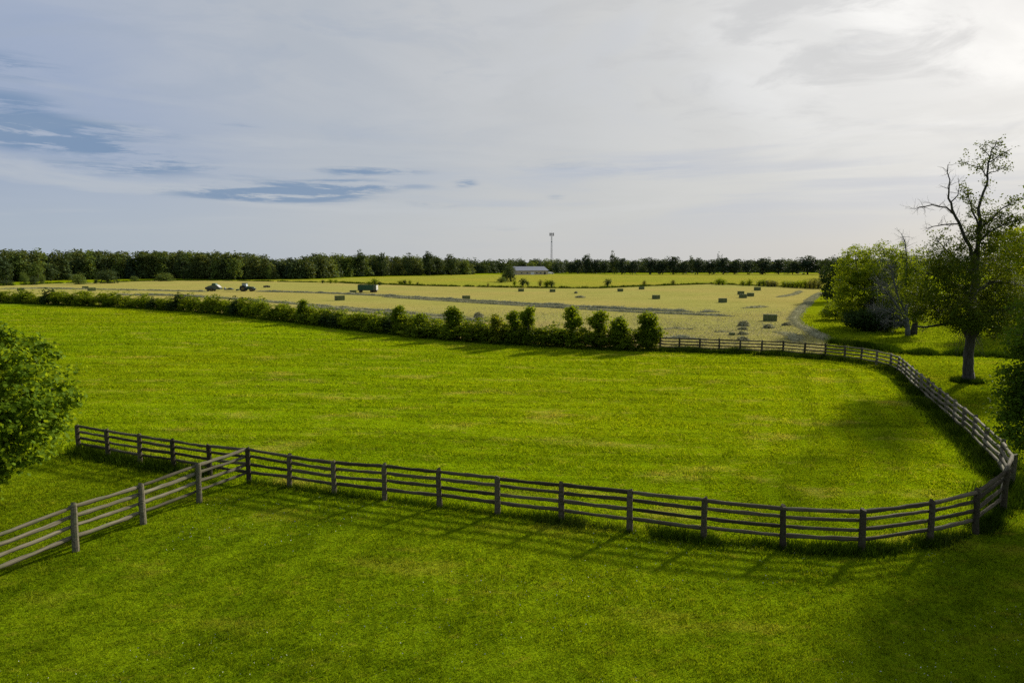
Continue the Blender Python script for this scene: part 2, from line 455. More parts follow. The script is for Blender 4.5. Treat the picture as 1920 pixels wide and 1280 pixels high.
big = 9000
sheet('ground', [(-big, -200), (big, -200), (big, big), (-big, big)], 0.0, M['meadow'])
HAY_TOP = [(1540, 541.5), (1440, 536.5), (1330, 532.5), (1200, 537), (1120, 540.5), (1000, 540), (800, 536), (660, 531.5), (640, 530), (430, 526.5), (300, 526), (200, 529.5), (110, 531), (0, 536), (-250, 539)]
HAY_RIGHT = [(1556, 638), (1535, 625), (1505, 612), (1494, 597), (1505, 580), (1522, 563), (1536, 550)]
hay = [far_g[1] + np.array([0, .8, 0])] + [G(*p) for p in HAY_RIGHT] + [G(*p) for p in HAY_TOP] + [p + np.array([.4, 1.0, 0]) for p in hedge_g[::-1]] + [p + np.array([0, .8, 0]) for p in far_g[:1:-1]]
sheet('hay_field', hay, 0.004, M['hay_ground'])
lawn_edge = [(1700, 664), (1780, 664.5), (1850, 667), (1920, 672), (2300, 690)]
lawn = [near_g[0] + ddir * 90] + near_g + right_g[1:17] + [G(*p) for p in lawn_edge] + [np.array([90, 5, 0]), np.array([90, -40, 0]), np.array([-160, -40, 0])]
sheet('lawn', lawn, 0.006, M['lawn'])
sheet('pasture', paddock, 0.010, M['past'])
FF = [(-250, 533), (0, 528), (120, 526), (260, 524.5), (430, 524.5), (600, 524), (660, 520.5), (880, 515), (1000, 514), (1560, 512.5), (1545, 541.0), (1440, 536), (1330, 532), (1200, 536.5), (1120, 540), (1000, 539.5), (800, 535.5), (660, 531), (430, 526)]
sheet('far_field', [G(*p) for p in FF[5:]], 0.008, M['farfield'])

# ------------------------------------------------------------------ grass blades (ground cover)
def blades(name, x, y, h, wd, mat, lean=0.5, z0=0.0, bias=None):
    n = len(x)
    a = rng.uniform(0, 2 * math.pi, n); b = rng.uniform(0, 2 * math.pi, n)
    ln = h * rng.uniform(.1, lean * 2, n)
    c = np.stack([x, y, np.full(n, z0)], 1)
    u = np.stack([np.cos(a), np.sin(a), np.zeros(n)], 1) * wd[:, None] * .5
    tip = c + np.stack([np.cos(b) * ln, np.sin(b) * ln, h], 1)
    if bias is not None: tip[:, :2] += bias * h[:, None]
    v = np.empty((n * 3, 3)); v[0::3] = c - u; v[1::3] = c + u; v[2::3] = tip
    o = link(name, mesh_np(name, v, np.arange(n * 3).reshape(n, 3), mat))
    return o

def clump(x, y, s, seed):
    """cheap smooth pseudo noise 0..1"""
    q = np.random.default_rng(seed); r = np.zeros_like(x)
    for k in range(7):
        ang = q.uniform(0, 6.28); f = s * q.uniform(.5, 2.2); p = q.uniform(0, 6.28)
        r += np.sin((x * math.cos(ang) + y * math.sin(ang)) * f + p)
    return 1 / (1 + np.exp(-r * .9))

NB = 1_150_000
D = np.exp(rng.uniform(math.log(12.5), math.log(150), NB))
xs = D * rng.uniform(-.86, .86, NB)
inp = inside(paddock, xs, D)
inl = inside(lawn, xs, D) & ~inp
x, y = xs[inl], D[inl]
c1 = clump(x, y, 6.5, 1) * .5 + clump(x, y, 2.2, 21) * .3 + clump(x, y, .5, 2) * .2
tag(blades('lawn_grass', x, y, (.020 + .085 * c1 ** 1.3) * rng.uniform(.6, 1.3, len(x)) * (y / 15) ** .4, .0011 * y * rng.uniform(.6, 1.3, len(x)), M['lawn_blade'], .7, .006),
    'short mown green lawn grass in front of the rail fence', 'grass', kind='stuff')
x, y = xs[inp], D[inp]
tt = .29 * x + .957 * y
stk_ = 1 / (1 + np.exp(-2.2 * (np.sin(tt * 1.9 + .3 * np.sin(x * .11)) + .8 * np.sin(tt * 4.3 + .5 * np.sin(x * .07)) + .7 * np.sin(tt * .8 + 1))))
fr = np.array([p[:2] for p in (right_g + far_g[1:8])]); dmin = np.full(len(x), 1e9); tx = np.ones(len(x)); ty = np.zeros(len(x))
for a_, b_ in zip(fr[:-1], fr[1:]):
    v_ = b_ - a_; L2_ = v_ @ v_; u_ = np.clip(((x - a_[0]) * v_[0] + (y - a_[1]) * v_[1]) / L2_, 0, 1)
    dd_ = np.hypot(x - a_[0] - u_ * v_[0], y - a_[1] - u_ * v_[1]); k_ = dd_ < dmin
    dmin[k_] = dd_[k_]; tx[k_] = v_[0] / L2_ ** .5; ty[k_] = v_[1] / L2_ ** .5
edge = dmin < 11 + 2 * (clump(x, y, .3, 61) - .5)
sgn = np.where(edge, np.tanh(3 * np.sin(dmin * 2 * math.pi / 3.6)), np.tanh(3 * np.sin(tt * 2 * math.pi / 4.4 + .25 * np.sin(x * .09))))
bias_ = np.stack([np.where(edge, tx, .957), np.where(edge, ty, -.29)], 1) * (sgn * .75)[:, None]
stk_ = np.where(edge, .5 + .4 * np.sin(dmin * 3.5), stk_)
c1 = .38 * stk_ + .62 * (clump(x, y, 4.5, 3) * .5 + clump(x, y, 1.6, 33) * .3 + clump(x, y, .4, 4) * .2)
tag(blades('pasture_grass', x, y, (.02 + .15 * c1 ** 1.5) * rng.uniform(.6, 1.3, len(x)) * (y / 22) ** .3, .0011 * y * rng.uniform(.6, 1.3, len(x)), M['past_blade'], .6, .010, bias_),
    'bright green grazed pasture grass inside the paddock', 'grass', kind='stuff')

x = rng.uniform(-12, 14, 2600); y = rng.uniform(13.5, 27, 2600); k_ = inside(lawn, x, y) & (clump(x, y, .7, 77) > .5); x, y = x[k_], y[k_]; n_ = len(x)
c_ = np.stack([x, y, rng.uniform(.05, .09, n_)], 1); v_ = np.repeat(c_, 3, 0) + rng.normal(0, .011, (n_ * 3, 3))
M['clover'] = simple('clover_white', (.55, .55, .48), .8)
tag(link('clover_flowers', mesh_np('clover_flowers', v_, np.arange(n_ * 3).reshape(n_, 3), M['clover'])), 'tiny white clover flowers dotted through the lawn', 'flowers', kind='stuff')

inh = inside(hay, xs, D)
k_ = ~inp & ~inl & ~inh & (D > 45) & (D < 125) & (xs > 10); x, y = xs[k_], D[k_]
c1 = clump(x, y, 2.0, 41) * .6 + clump(x, y, .5, 42) * .4
tag(blades('meadow_grass', x, y, (.06 + .25 * c1) * rng.uniform(.6, 1.3, len(x)), .0013 * y * rng.uniform(.6, 1.3, len(x)), M['meadow_blade'], .6), 'long bright grass around the foot of the thicket', 'grass', kind='stuff')
k_ = inh & (D < 150) & (rng.uniform(0, 1, NB) < np.clip((150 - D) / 60, 0, 1) * .8); x, y = xs[k_], D[k_]
c1 = clump(x, y, 1.5, 51) * .5 + clump(x, y, .35, 52) * .5
tag(blades('hay_stubble', x, y, (.03 + .09 * c1) * rng.uniform(.6, 1.3, len(x)), .0014 * y * rng.uniform(.6, 1.3, len(x)), M['stubble'], .9, .004), 'short pale stubble and loose stalks on the hay field', 'stubble', kind='stuff')

def along(path, n, width):
    path = np.array([p[:2] for p in path]); seg = np.diff(path, axis=0); L = np.linalg.norm(seg, axis=1); cum = np.r_[0, np.cumsum(L)]
    s = rng.uniform(0, cum[-1], n); i = np.clip(np.searchsorted(cum, s) - 1, 0, len(L) - 1)
    f = (s - cum[i]) / L[i]
    p = path[i] + seg[i] * f[:, None]
    nrm = np.stack([-seg[i][:, 1], seg[i][:, 0]], 1) / L[i][:, None]
    return p + nrm * (rng.normal(0, .5, n) * width)[:, None]

def weeds(name, path, n, width, h, wd, label, thresh=.25, seed=5):
    p = along(path, n, width); c = clump(p[:, 0], p[:, 1], 1.1, seed)
    k = c > thresh; p, c = p[k], c[k]
    hh = h * (.45 + .65 * c) * rng.uniform(.4, 1.2, len(p))
    return tag(blades(name, p[:, 0], p[:, 1], hh, np.full(len(p), wd) * rng.uniform(.6, 1.4, len(p)), M['tall'], .5), label, 'weeds', kind='stuff')

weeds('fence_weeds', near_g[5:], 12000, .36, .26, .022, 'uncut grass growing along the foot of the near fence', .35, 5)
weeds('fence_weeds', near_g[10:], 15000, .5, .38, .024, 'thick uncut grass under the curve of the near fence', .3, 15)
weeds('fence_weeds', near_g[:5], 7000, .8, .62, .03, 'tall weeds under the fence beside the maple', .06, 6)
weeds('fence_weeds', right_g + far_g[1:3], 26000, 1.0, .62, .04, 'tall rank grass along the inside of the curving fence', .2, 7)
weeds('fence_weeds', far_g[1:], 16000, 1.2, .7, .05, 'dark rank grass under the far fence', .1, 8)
weeds('grass_strip', [G(*p) for p in [(1560, 643), (1640, 653)] + lawn_edge[:-1] + [(2000, 676)]], 26000, 1.0, .75, .05, 'dark strip of unmown grass behind the mown lawn', .08, 9)
weeds('grass_strip', [G(*p) for p in HAY_TOP[:9]], 14000, 1.6, .95, .22, 'dark uncut strip along the far edge of the hay field', .1, 10)
weeds('grass_strip', [G(*p) for p in HAY_TOP[8:]], 9000, 2.0, .8, .22, 'uncut strip between hay field and forest', .3, 11)
weeds('grass_strip', [p + np.array([-.3, -1.0, 0]) for p in hedge_g], 20000, 1.2, .6, .09, 'long grass along the foot of the hedge', .1, 12)
ang = rng.uniform(0, 6.28, 3500); rr = rng.uniform(.2, 1.25, 3500)
tb = G(1815, 716)
tag(blades('grass_ring', tb[0] + np.cos(ang) * rr, tb[1] + np.sin(ang) * rr, rng.uniform(.15, .5, 3500), np.full(3500, .035), M['tall']), 'ring of long grass round the foot of the tall half-bare tree', 'grass', kind='stuff')

# ------------------------------------------------------------------ fences
def jit_tube(L, r, sides, segs, axis, jr, jp, q, taper=1.0):
    pts, rad = [], []
    for i in range(segs + 1):
        f = i / segs
        p = np.array([f * L, q.normal(0, jp), q.normal(0, jp)]) if axis == 'x' else np.array([q.normal(0, jp), q.normal(0, jp), f * L])
        if i in (0, segs): p[1:] *= (0 if axis == 'x' else 1)
        pts.append(p); rad.append(r * (1 + q.normal(0, jr)) * (1 + (taper - 1) * f))
    return pts, rad

def rail_mesh(i, mat):
    q = np.random.default_rng(100 + i)
    pts, rad = jit_tube(1.0, .058, 8, 8, 'x', .09, .006, q, q.uniform(.85, 1.15))
    rad[0] *= .75; rad[-1] *= .75
    sag = q.uniform(0, .02)
    for p in pts: p[2] -= sag * 4 * p[0] * (1 - p[0])
    return MB().tube(pts, rad, 8).mesh('rail', mat, True)

def post_mesh(i, mat):
    q = np.random.default_rng(200 + i)
    mb = MB(); pts, rad = [], []
    for f in (-.15, 0, .25, .5, .75, .97, 1.0):
        pts.append(np.array([q.normal(0, .006), q.normal(0, .006), f])); rad.append(  .105 * (1 + q.normal(0, .04)) * (1.06 - .1 * f) * (.82 if f == 1.0 else 1))
    return mb.tube(pts, rad, 10).mesh('post', mat, False)
RAILS = {k: [rail_mesh(i, M[k]) for i in range(5)] for k in ('wood', 'wood_pale_sunlit')}
POSTS = {k: [post_mesh(i, M[k]) for i in range(4)] for k in ('wood', 'wood_pale_sunlit')}

def fence(name, label, pts, hs, side, fr, wm='wood', first_post=True, last_post=True, group='post and rail fences', thick=1.0):
    root = thing(name, label, 'fence', pts[0], 0, group)
    o = np.array(pts[0])
    n = len(pts)
    for i, p in enumerate(pts):
        if (i == 0 and not first_post) or (i == n - 1 and not last_post): continue
        a = link('post', random.choice(POSTS[wm]), root, p - o, (random.gauss(0, .02), random.gauss(0, .02), random.uniform(0, 6.28)), (1, 1, hs[i] + .03))
    for i in range(n - 1):
        a, b = np.array(pts[i]), np.array(pts[i + 1])
        dv = (b - a)[:2]; L = float(np.linalg.norm(dv)); dv = dv / L
        nv = np.array([-dv[1], dv[0]]) * side
        for k, f in enumerate(fr):
            za, zb = hs[i] * f + random.gauss(0, .012), hs[i + 1] * f + random.gauss(0, .012)
            off = .10 if not (k == 0) else .03
            s = np.r_[a[:2] - dv * .09 + nv * off, za]; e = np.r_[b[:2] + dv * .09 + nv * off, zb]
            v = e - s; Lr = float(np.linalg.norm(v))
            ry = -math.asin(v[2] / Lr); rz = math.atan2(v[1], v[0])
            sc = random.uniform(.92, 1.2) * RT
            link('rail', random.choice(RAILS[wm]), root, s - o, (0, ry, rz), (Lr, sc, sc))
    return root
RT = 1.1
FR = (.955, .745, .52, .295)
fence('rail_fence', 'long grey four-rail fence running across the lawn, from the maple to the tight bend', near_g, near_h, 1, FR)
fence('rail_fence', 'pale sunlit four-rail fence climbing the curved side of the paddock beside the tall half-bare tree', right_g, [near_h[-1]] + [1.42] * (len(right_g) - 1), 1, FR, 'wood_pale_sunlit', first_post=False)
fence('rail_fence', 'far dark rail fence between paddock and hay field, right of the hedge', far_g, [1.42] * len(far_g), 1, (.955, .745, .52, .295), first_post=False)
# behind the hedge
hp = [np.array(far_g[-1])]
for a, b in zip(hedge_g[:-1], hedge_g[1:]):
    L = np.linalg.norm(b - a); k = max(1, int(round(L / 4.2)))
    for i in range(1, k + 1): hp.append(a + (b - a) * i / k)
hp = [p + np.array([.25, .5, 0]) for p in hp[:1 + 24]]
fence('rail_fence', 'old rail fence glimpsed through gaps between the hedge shrubs', hp, [1.42] * len(hp), 1, (.955, .745, .52, .295), first_post=False)
cr = [near_g[5], G(373.7, 942), G(268.7, 982), G(142, 1033)]
st = cr[-1] - cr[-2]
cr += [cr[-1] + st, cr[-1] + 2 * st]
crh = [near_h[5], post_h((366, 869), (373.7, 942)), post_h((257, 908), (268.7, 982)), post_h((127.6, 946), (142, 1033)), 1.45, 1.45]
fence('rail_fence', 'pale round-rail fence coming off the long fence towards the lower left corner', cr, crh, -1, FR, 'wood_pale_sunlit', first_post=False)

# ------------------------------------------------------------------ foliage
LOBED = (np.array([(0, 0, 0), (.28, .05, .02), (.55, .30, .06), (.34, .42, .02), (.52, .78, .05), (.20, .70, 0), (0, 1.05, -.05), (-.20, .70, 0), (-.52, .78, .05), (-.34, .42, .02), (-.55, .30, .06), (-.28, .05, .02)]), 12)
RHOMB = (np.array([(0, -.5, 0), (.34, 0, .06), (0, .55, 0), (-.34, 0, .06)]), 4)
OVAL = (np.array([(0, -.5, 0), (.27, -.2, .05), (.28, .2, .05), (0, .55, -.03), (-.28, .2, .05), (-.27, -.2, .05)]), 6)

def leaf_mesh(name, c, nrm, size, tpl, mat, q):
    n = len(c); T, k = tpl
    nrm = nrm / (np.linalg.norm(nrm, axis=1, keepdims=True) + 1e-9)
    r = q.normal(size=(n, 3)); u = np.cross(nrm, r); u /= (np.linalg.norm(u, axis=1, keepdims=True) + 1e-9)
    v = np.cross(nrm, u)
    s = size[:, None, None]
    V = c[:, None, :] + s * (u[:, None, :] * T[None, :, 0, None] + v[:, None, :] * T[None, :, 1, None] + nrm[:, None, :] * T[None, :, 2, None])
    return mesh_np(name, V.reshape(-1, 3), np.arange(n * k).reshape(n, k), mat)

def crown_points(lumps, n, q, clump_r=.3, per=26, shell=.55, flat=.55):
    """lumps: (cx,cy,cz,rx,ry,rz[,weight]); leaves gathered in sprays near each lump's surface"""
    lumps = [tuple(l) + (1.0,) * (7 - len(l)) for l in lumps]
    wgt = np.array([(l[3] * l[4] * l[5]) ** (2 / 3) * l[6] for l in lumps]); wgt /= wgt.sum()
    P, Nn = [], []
    for l, wg in zip(lumps, wgt):
        m = max(1, int(n * wg / per))
        dv = q.normal(size=(m, 3)); dv /= np.linalg.norm(dv, axis=1, keepdims=True)
        rr = shell + (1.06 - shell) * q.uniform(0, 1, m) ** .6
        sc = np.array(l[:3]) + dv * rr[:, None] * np.array(l[3:6])
        cnt = per
        cc = np.repeat(sc, cnt, 0) + np.clip(q.normal(size=(m * cnt, 3)), -1.7, 1.7) * np.array([1, 1, flat]) * clump_r * np.repeat(q.uniform(.5, 1.3, m), cnt)[:, None]
        P.append(cc); Nn.append(np.repeat(dv, cnt, 0) * .5 + q.normal(size=(m * cnt, 3)) * .55 + np.array([0, 0, .55]))
    return np.concatenate(P), np.concatenate(Nn)

def limb_to(mb, a, b, r0, r1, q, bend=.12, segs=6, sides=6):
    a, b = np.array(a, float), np.array(b, float); L = np.linalg.norm(b - a)
    off = q.normal(size=3) * bend * L; off[2] = abs(off[2]) * .3
    pts = [a + (b - a) * f + off * math.sin(f * math.pi) + q.normal(size=3) * .012 * L * (0 < f < 1) for f in np.linspace(0, 1, segs + 1)]
    mb.tube(pts, list(np.linspace(r0, r1, segs + 1)), sides); return pts

def twigs(mb, pts, rads, q, n, length, depth=2, up=.25, ends=None):
    for _ in range(n):
        f = q.uniform(.15, 1) * (len(pts) - 1); i = min(int(f), len(pts) - 2)
        p = pts[i] + (pts[i + 1] - pts[i]) * (f - i); t = pts[i + 1] - pts[i]; t = t / (np.linalg.norm(t) + 1e-9)
        dv = q.normal(size=3) * .8 + t * .8 + np.array([0, 0, up]); dv /= np.linalg.norm(dv)
        L = length * q.uniform(.5, 1.2); r = min(rads[i] * .45, .012 + L * .012)
        path = [p]; 
        for s in range(4):
            dv = dv + q.normal(size=3) * .22; dv /= np.linalg.norm(dv); path.append(path[-1] + dv * L / 4)
        rr = list(np.linspace(r, r * .3, 5))
        mb.tube(path, rr, 4, False)
        if ends is not None: ends.append(path[-1])
        if depth > 1: twigs(mb, path, rr, q, 3, L * .55, depth - 1, up, ends)

def tree(name, label, cat, loc, lumps, n, size, mat, seed, trunk_h, trunk_r, tpl=RHOMB, group=None, bark='bark', clump_r=.3, per=26, shell=.5, lean=(0, 0), limbs=True, flat=.55):
    q = np.random.default_rng(seed)
    root = thing(name, label, cat, loc, 0, group)
    mb = MB()
    top = np.array([lean[0], lean[1], trunk_h])
    pts = [top * f + np.r_[q.normal(size=2) * trunk_r * .25, 0] * (f > 0) for f in np.linspace(0, 1, 7)]
    mb.tube(pts, [trunk_r * s for s in (1.45, 1.05, .95, .88, .78, .62, .4)], 9)
    if limbs:
        for l in lumps:
            st = pts[int(q.integers(2, 6))]
            limb_to(mb, st, np.array(l[:3]) + q.normal(size=3) * .2 * l[3], trunk_r * .38, trunk_r * .08, q)
    mb.build('trunk', M[bark], root, smooth=True)
    c, nn = crown_points(lumps, n, q, clump_r, per, shell, flat)
    c[:, 2] = np.maximum(c[:, 2], .05)
    link('crown', leaf_mesh('crown', c, nn, size * q.uniform(.6, 1.25, len(c)), tpl, mat, q), root)
    return root

def rand_lumps(q, k, H, Wd, z0, rad):
    """lumps filling a crown that spans z0..H and Wd wide"""
    out = []
    for i in range(k):
        f = (i + .5) / k; z = z0 + (H - z0) * (.12 + .76 * f)
        prof = math.sin(math.pi * min(1, (.2 + f * .75))) ** .6
        a = q.uniform(0, 6.28); rr = q.uniform(.15, .8) * Wd * .5 * prof * .8
        r = rad * q.uniform(.75, 1.25)
        out.append((math.cos(a) * rr, math.sin(a) * rr, z, r, r, r * .8))
    return out

# --- foreground maple at the left edge
b = np.array([-19.0, 23.6, 0])
q = np.random.default_rng(31)
lumps = [(-.4, 0, 5.3, 2.1, 2.1, 2.3), (1.7, -1.0, 4.5, 1.4, 1.5, 1.2), (1.1, -1.4, 6.0, 1.0, 1.1, .9), (2.1, -.8, 3.5, 1.2, 1.3, .9), (1.2, -1.8, 3.1, 1.0, 1.1, .8), (.3, -1.0, 6.9, .75, .8, .7),
         (2.5, .4, 5.0, .8, 1.1, .8), (-1.9, 0, 5.2, 2.0, 2.0, 2.0), (-.4, 1.6, 5.0, 2.0, 1.8, 2.0), (-.6, -.6, 7.3, .8, .9, .65), (.9, -2.2, 2.3, .7, .8, .55), (1.6, .9, 6.1, .75, .8, .65), (2.75, -.6, 4.2, .6, .8, .6), (0, -2.0, 4.7, 1.1, .9, 1.1),
         (1.4, -1.3, 6.7, .5, .5, .5), (2.3, -.9, 5.6, .55, .6, .45), (.2, -2.2, 3.4, .8, .8, .6), (-.6, -2.1, 5.8, .8, .8, .7), (1.7, -1.6, 2.5, .5, .6, .4), (.4, -2.3, 2.1, .8, .8, .6), (1.3, -2.2, 1.9, .45, .5, .4), (.6, -1.2, 7.4, .5, .5, .45), (.1, -1.0, 7.9, .45, .5, .5, 1.3), (2.2, -1.2, 6.3, .4, .45, .5, 1.2), (-.9, -1.4, 7.6, .5, .5, .5), (-1.2, -1.2, 6.6, .8, .8, .7)]
tree('maple_tree', 'leafy green maple cut off by the left edge, in front of the fence', 'tree', b, lumps, 46000, .145, M['leaf_maple'], 31, 5.5, .2, LOBED, clump_r=.27, per=60, shell=.74, flat=.38)
# --- foreground tree at the right edge, mostly out of frame
b = np.array([32.9, 36.5, 0])
lumps = [(-1.9, -.1, 13.0, 2.9, 3.0, 2.4), (-1.4, -2.4, 11.8, 2.3, 2.3, 1.8), (.8, 1.6, 14.6, 2.8, 2.8, 2.2), (.3, 3.8, 16.2, 1.6, 1.8, 1.5), (.8, -1.5, 10.0, 2.8, 2.8, 2.2), (-.4, .4, 15.8, 2.2, 2.2, 1.8), (2.6, 0, 12.5, 2.6, 2.6, 2.4), (-1.0, -.6, 10.4, 2.0, 2.2, 1.6)]
tree('shade_tree', 'tall tree just beyond the right edge, shading the bottom right corner of the lawn', 'tree', b, lumps, 72000, .19, M['leaf_near'], 33, 13.5, .42, OVAL, clump_r=.36, per=46, shell=.5, flat=.45)

# --- tall half-bare tree on the right lawn
base_t = G(1815, 716); DT = base_t[1]
q = np.random.default_rng(40)
root = thing('tall_tree', 'tall half-bare tree with bare upper limbs, alone on the mown lawn', 'tree', base_t)
mb = MB()
def pp(px, py, dd=0.0): return P3(px, py, DT + dd) - base_t
def limb(px_pts, r0, r1, dd=0.0, tw=0, tl=1.2, dep=2, ends=None, sides=7):
    m_ = len(px_pts); pts = [pp(x_, y_, dd * i / (m_ - 1)) for i, (x_, y_) in enumerate(px_pts)]
    ctrl = np.array(pts); fine = []
    for i in range(m_ - 1):
        for f in (0, .5): fine.append(ctrl[i] + (ctrl[i + 1] - ctrl[i]) * f + q.normal(size=3) * .05 * (f > 0))
    fine.append(ctrl[-1]); rad = list(np.linspace(r0, r1, len(fine)))
    mb.tube(fine, rad, sides)
    if tw: twigs(mb, fine, rad, q, tw, tl, dep, .25, ends)
    return fine
limb([(1815, 718), (1815.5, 700), (1816, 680), (1818, 650), (1821, 620), (1824, 580), (1827, 540), (1829, 505), (1832, 470)], .42, .22, 0, sides=12)
mb.tube([(0, 0, -.1), (0, 0, .25), (0, 0, .8)], [.62, .47, .38], 12)
ends_top, ends_mid = [], []
limb([(1832, 470), (1836, 440), (1838.6, 420), (1835, 401), (1838.6, 377), (1850.6, 345.5), (1851, 325), (1853, 305), (1859, 282), (1868.5, 264)], .16, .025, 1.0, 26, 1.0, 2, ends_top)
limb([(1851, 332), (1842, 318), (1830, 312), (1812, 306)], .05, .02, -.5, 12, .7, 2, ends_top)
limb([(1853, 305), (1868, 296), (1882, 288), (1897, 279)], .05, .02, .8, 12, .7, 2, ends_top)
limb([(1851, 328), (1866, 322), (1885, 313)], .04, .02, 1.2, 8, .6, 2, ends_top)
limb([(1855, 292), (1845, 282), (1836, 275)], .03, .015, 0, 6, .5, 2, ends_top)
limb([(1826, 500), (1818.7, 461), (1802.8, 429), (1790.8, 405), (1783.7, 381), (1779, 361.5), (1781, 337.6), (1777.5, 309)], .15, .025, -1.0, 26, .9, 2)
limb([(1789, 402), (1775, 389), (1748, 384), (1724, 388), (1706, 391)], .075, .015, -1.5, 22, .9, 2)
limb([(1798, 420), (1771, 421), (1747, 425), (1735, 428)], .06, .015, 1.0, 14, .8, 2)
limb([(1784, 378), (1796, 366), (1799, 350), (1797, 335)], .05, .012, .6, 12, .7, 2)
limb([(1836, 425), (1822, 395), (1817, 375), (1815, 352)], .08, .02, .8, 14, .8, 2, ends_mid)
limb([(1836, 430), (1858, 413), (1880, 390), (1902, 379)], .10, .02, 1.5, 20, .9, 2, ends_mid)
limb([(1834, 455), (1860, 432), (1890, 418), (1916, 408)], .10, .02, -1.2, 20, .9, 2, ends_mid)
limb([(1824, 585), (1790, 602), (1761, 609), (1735, 613), (1711, 612)], .14, .05, -1.0, 16, 1.0, 2)
limb([(1828, 545), (1857, 529), (1885, 529), (1925, 537)], .16, .06, 1.0, 12, 1.0, 2)
limb([(1826, 600), (1850, 585), (1880, 580), (1905, 575)], .12, .05, -1.5, 10, 1.0, 2)
limb([(1826, 560), (1795, 535), (1765, 520), (1738, 512)], .14, .04, -.8, 14, 1.0, 2)
limb([(1828, 520), (1800, 490), (1775, 470), (1758, 452)], .12, .03, 1.2, 14, 1.0, 2, ends_mid)
limb([(1819, 640), (1805, 612), (1790, 590), (1770, 572)], .2, .06, 1.5, 12, 1.0, 2)
limb([(1820, 640), (1840, 612), (1858, 590), (1875, 572)], .2, .06, 1.5, 12, 1.0, 2)
# dead drooping twigs round the top of the trunk
for k in range(70):
    a = q.uniform(0, 6.28); s0 = pp(q.uniform(1800, 1840), q.uniform(585, 625), q.uniform(-1, 1))
    e0 = s0 + np.array([math.cos(a) * q.uniform(.3, 1.6), math.sin(a) * q.uniform(.2, 1.2), -q.uniform(.6, 2.2)])
    limb_to(mb, s0, e0, .022, .006, q, .15, 4, 4)
mb.build('trunk', M['bark'], root, smooth=True)
lum = []
for px, py, rx, ry, dd, wgt in [(1755, 540, 34, 30, -1, 1), (1728, 556, 26, 26, .5, .9), (1770, 495, 30, 26, 0, .9), (1800, 515, 36, 34, -1.5, 1), (1855, 505, 34, 34, 1, .9), (1880, 556, 36, 32, 0, 1), (1850, 598, 34, 26, -1, 1.1), (1795, 582, 36, 28, -1.2, 1.1),
                                (1835, 455, 28, 28, 0, .9), (1858, 430, 28, 20, .8, .7), (1740, 588, 28, 16, 0, .9), (1898, 600, 28, 24, 1, .9), (1912, 540, 30, 28, 1.5, .9), (1752, 468, 18, 16, 1, .45), (1820, 555, 40, 36, 1.8, 1.1), (1712, 585, 16, 14, 0, .5),
                                (1786, 468, 18, 14, 0, .45), (1820, 420, 14, 14, .6, .35), (1842, 395, 12, 12, .5, .35), (1885, 415, 28, 10, 0, .6), (1905, 455, 16, 16, .6, .6), (1842, 372, 12, 9, 0, .3), (1870, 470, 22, 22, 0, .5), (1865, 622, 18, 12, 0, .7), (1790, 612, 18, 10, 0, .6), (1820, 600, 30, 20, -1.5, 1.0)]:
    p = pp(px, py, dd * 1.3); k = DT / FPX
    lum.append((p[0], p[1], p[2], rx * k, (rx + ry) * .5 * k * 1.1, ry * k, wgt))
c, nn = crown_points(lum, 45000, q, .42, 40, .5, .5)
sm = np.array(ends_top + ends_top + ends_mid * 4)
c2 = np.repeat(sm, 2, 0) + q.normal(size=(len(sm) * 2, 3)) * .13
c = np.concatenate([c, c2]); nn = np.concatenate([nn, q.normal(size=c2.shape)])
link('crown', leaf_mesh('crown', c, nn, .155 * q.uniform(.6, 1.25, len(c)), RHOMB, M['leaf_big'], q), root)

# --- bright tree behind it
def px_lumps(base, lst, D, dj, q):
    k = D / FPX; out = []
    for e in lst:
        px, py, rx, ry = e[:4]; wgt = e[4] if len(e) > 4 else 1.0
        p = P3(px, py, D + q.uniform(-dj, dj)) - base
        out.append((p[0], p[1], max(p[2], ry * k * .7), rx * k, (rx + ry) * .55 * k, ry * k, wgt))
    return out
q = np.random.default_rng(52)
b = np.array([24.2, 27.2, 0])
tree('shade_tree', 'dark leafy branches hanging in at the right edge, beside the tight fence bend', 'tree', b,
     px_lumps(b, [(1906, 700, 13, 13), (1894, 742, 15, 13), (1889, 782, 14, 15), (1904, 812, 15, 12), (1916, 765, 20, 22), (1912, 655, 12, 11), (1919, 612, 13, 13, .7), (1905, 628, 9, 8, .6), (1922, 575, 13, 12, .6), (1925, 720, 22, 24), (1950, 745, 34, 50), (1965, 640, 40, 55), (2010, 700, 60, 80), (1884, 812, 8, 7, .7), (1886, 715, 8, 7, .7), (1930, 835, 20, 14)], 27.2, .9, q),
     32000, .135, M['leaf_near'], 32, 6.2, .2, OVAL, clump_r=.30, per=26, shell=.35, flat=.6)
q = np.random.default_rng(50)
b = G(1950, 621); Db = b[1]
tree('bright_tree', 'bright yellow-green tree behind the tall half-bare tree, at the right edge', 'tree', b,
     px_lumps(b, [(1885, 462, 26, 28), (1910, 440, 24, 18), (1880, 500, 22, 22), (1915, 490, 30, 34), (1945, 470, 40, 40), (1905, 540, 30, 26), (1940, 560, 40, 40), (1898, 600, 20, 22)], Db, 2.5, q), 18000, .34, M['leaf_bright'], 51, 11, .34, RHOMB, clump_r=.5, shell=.45)

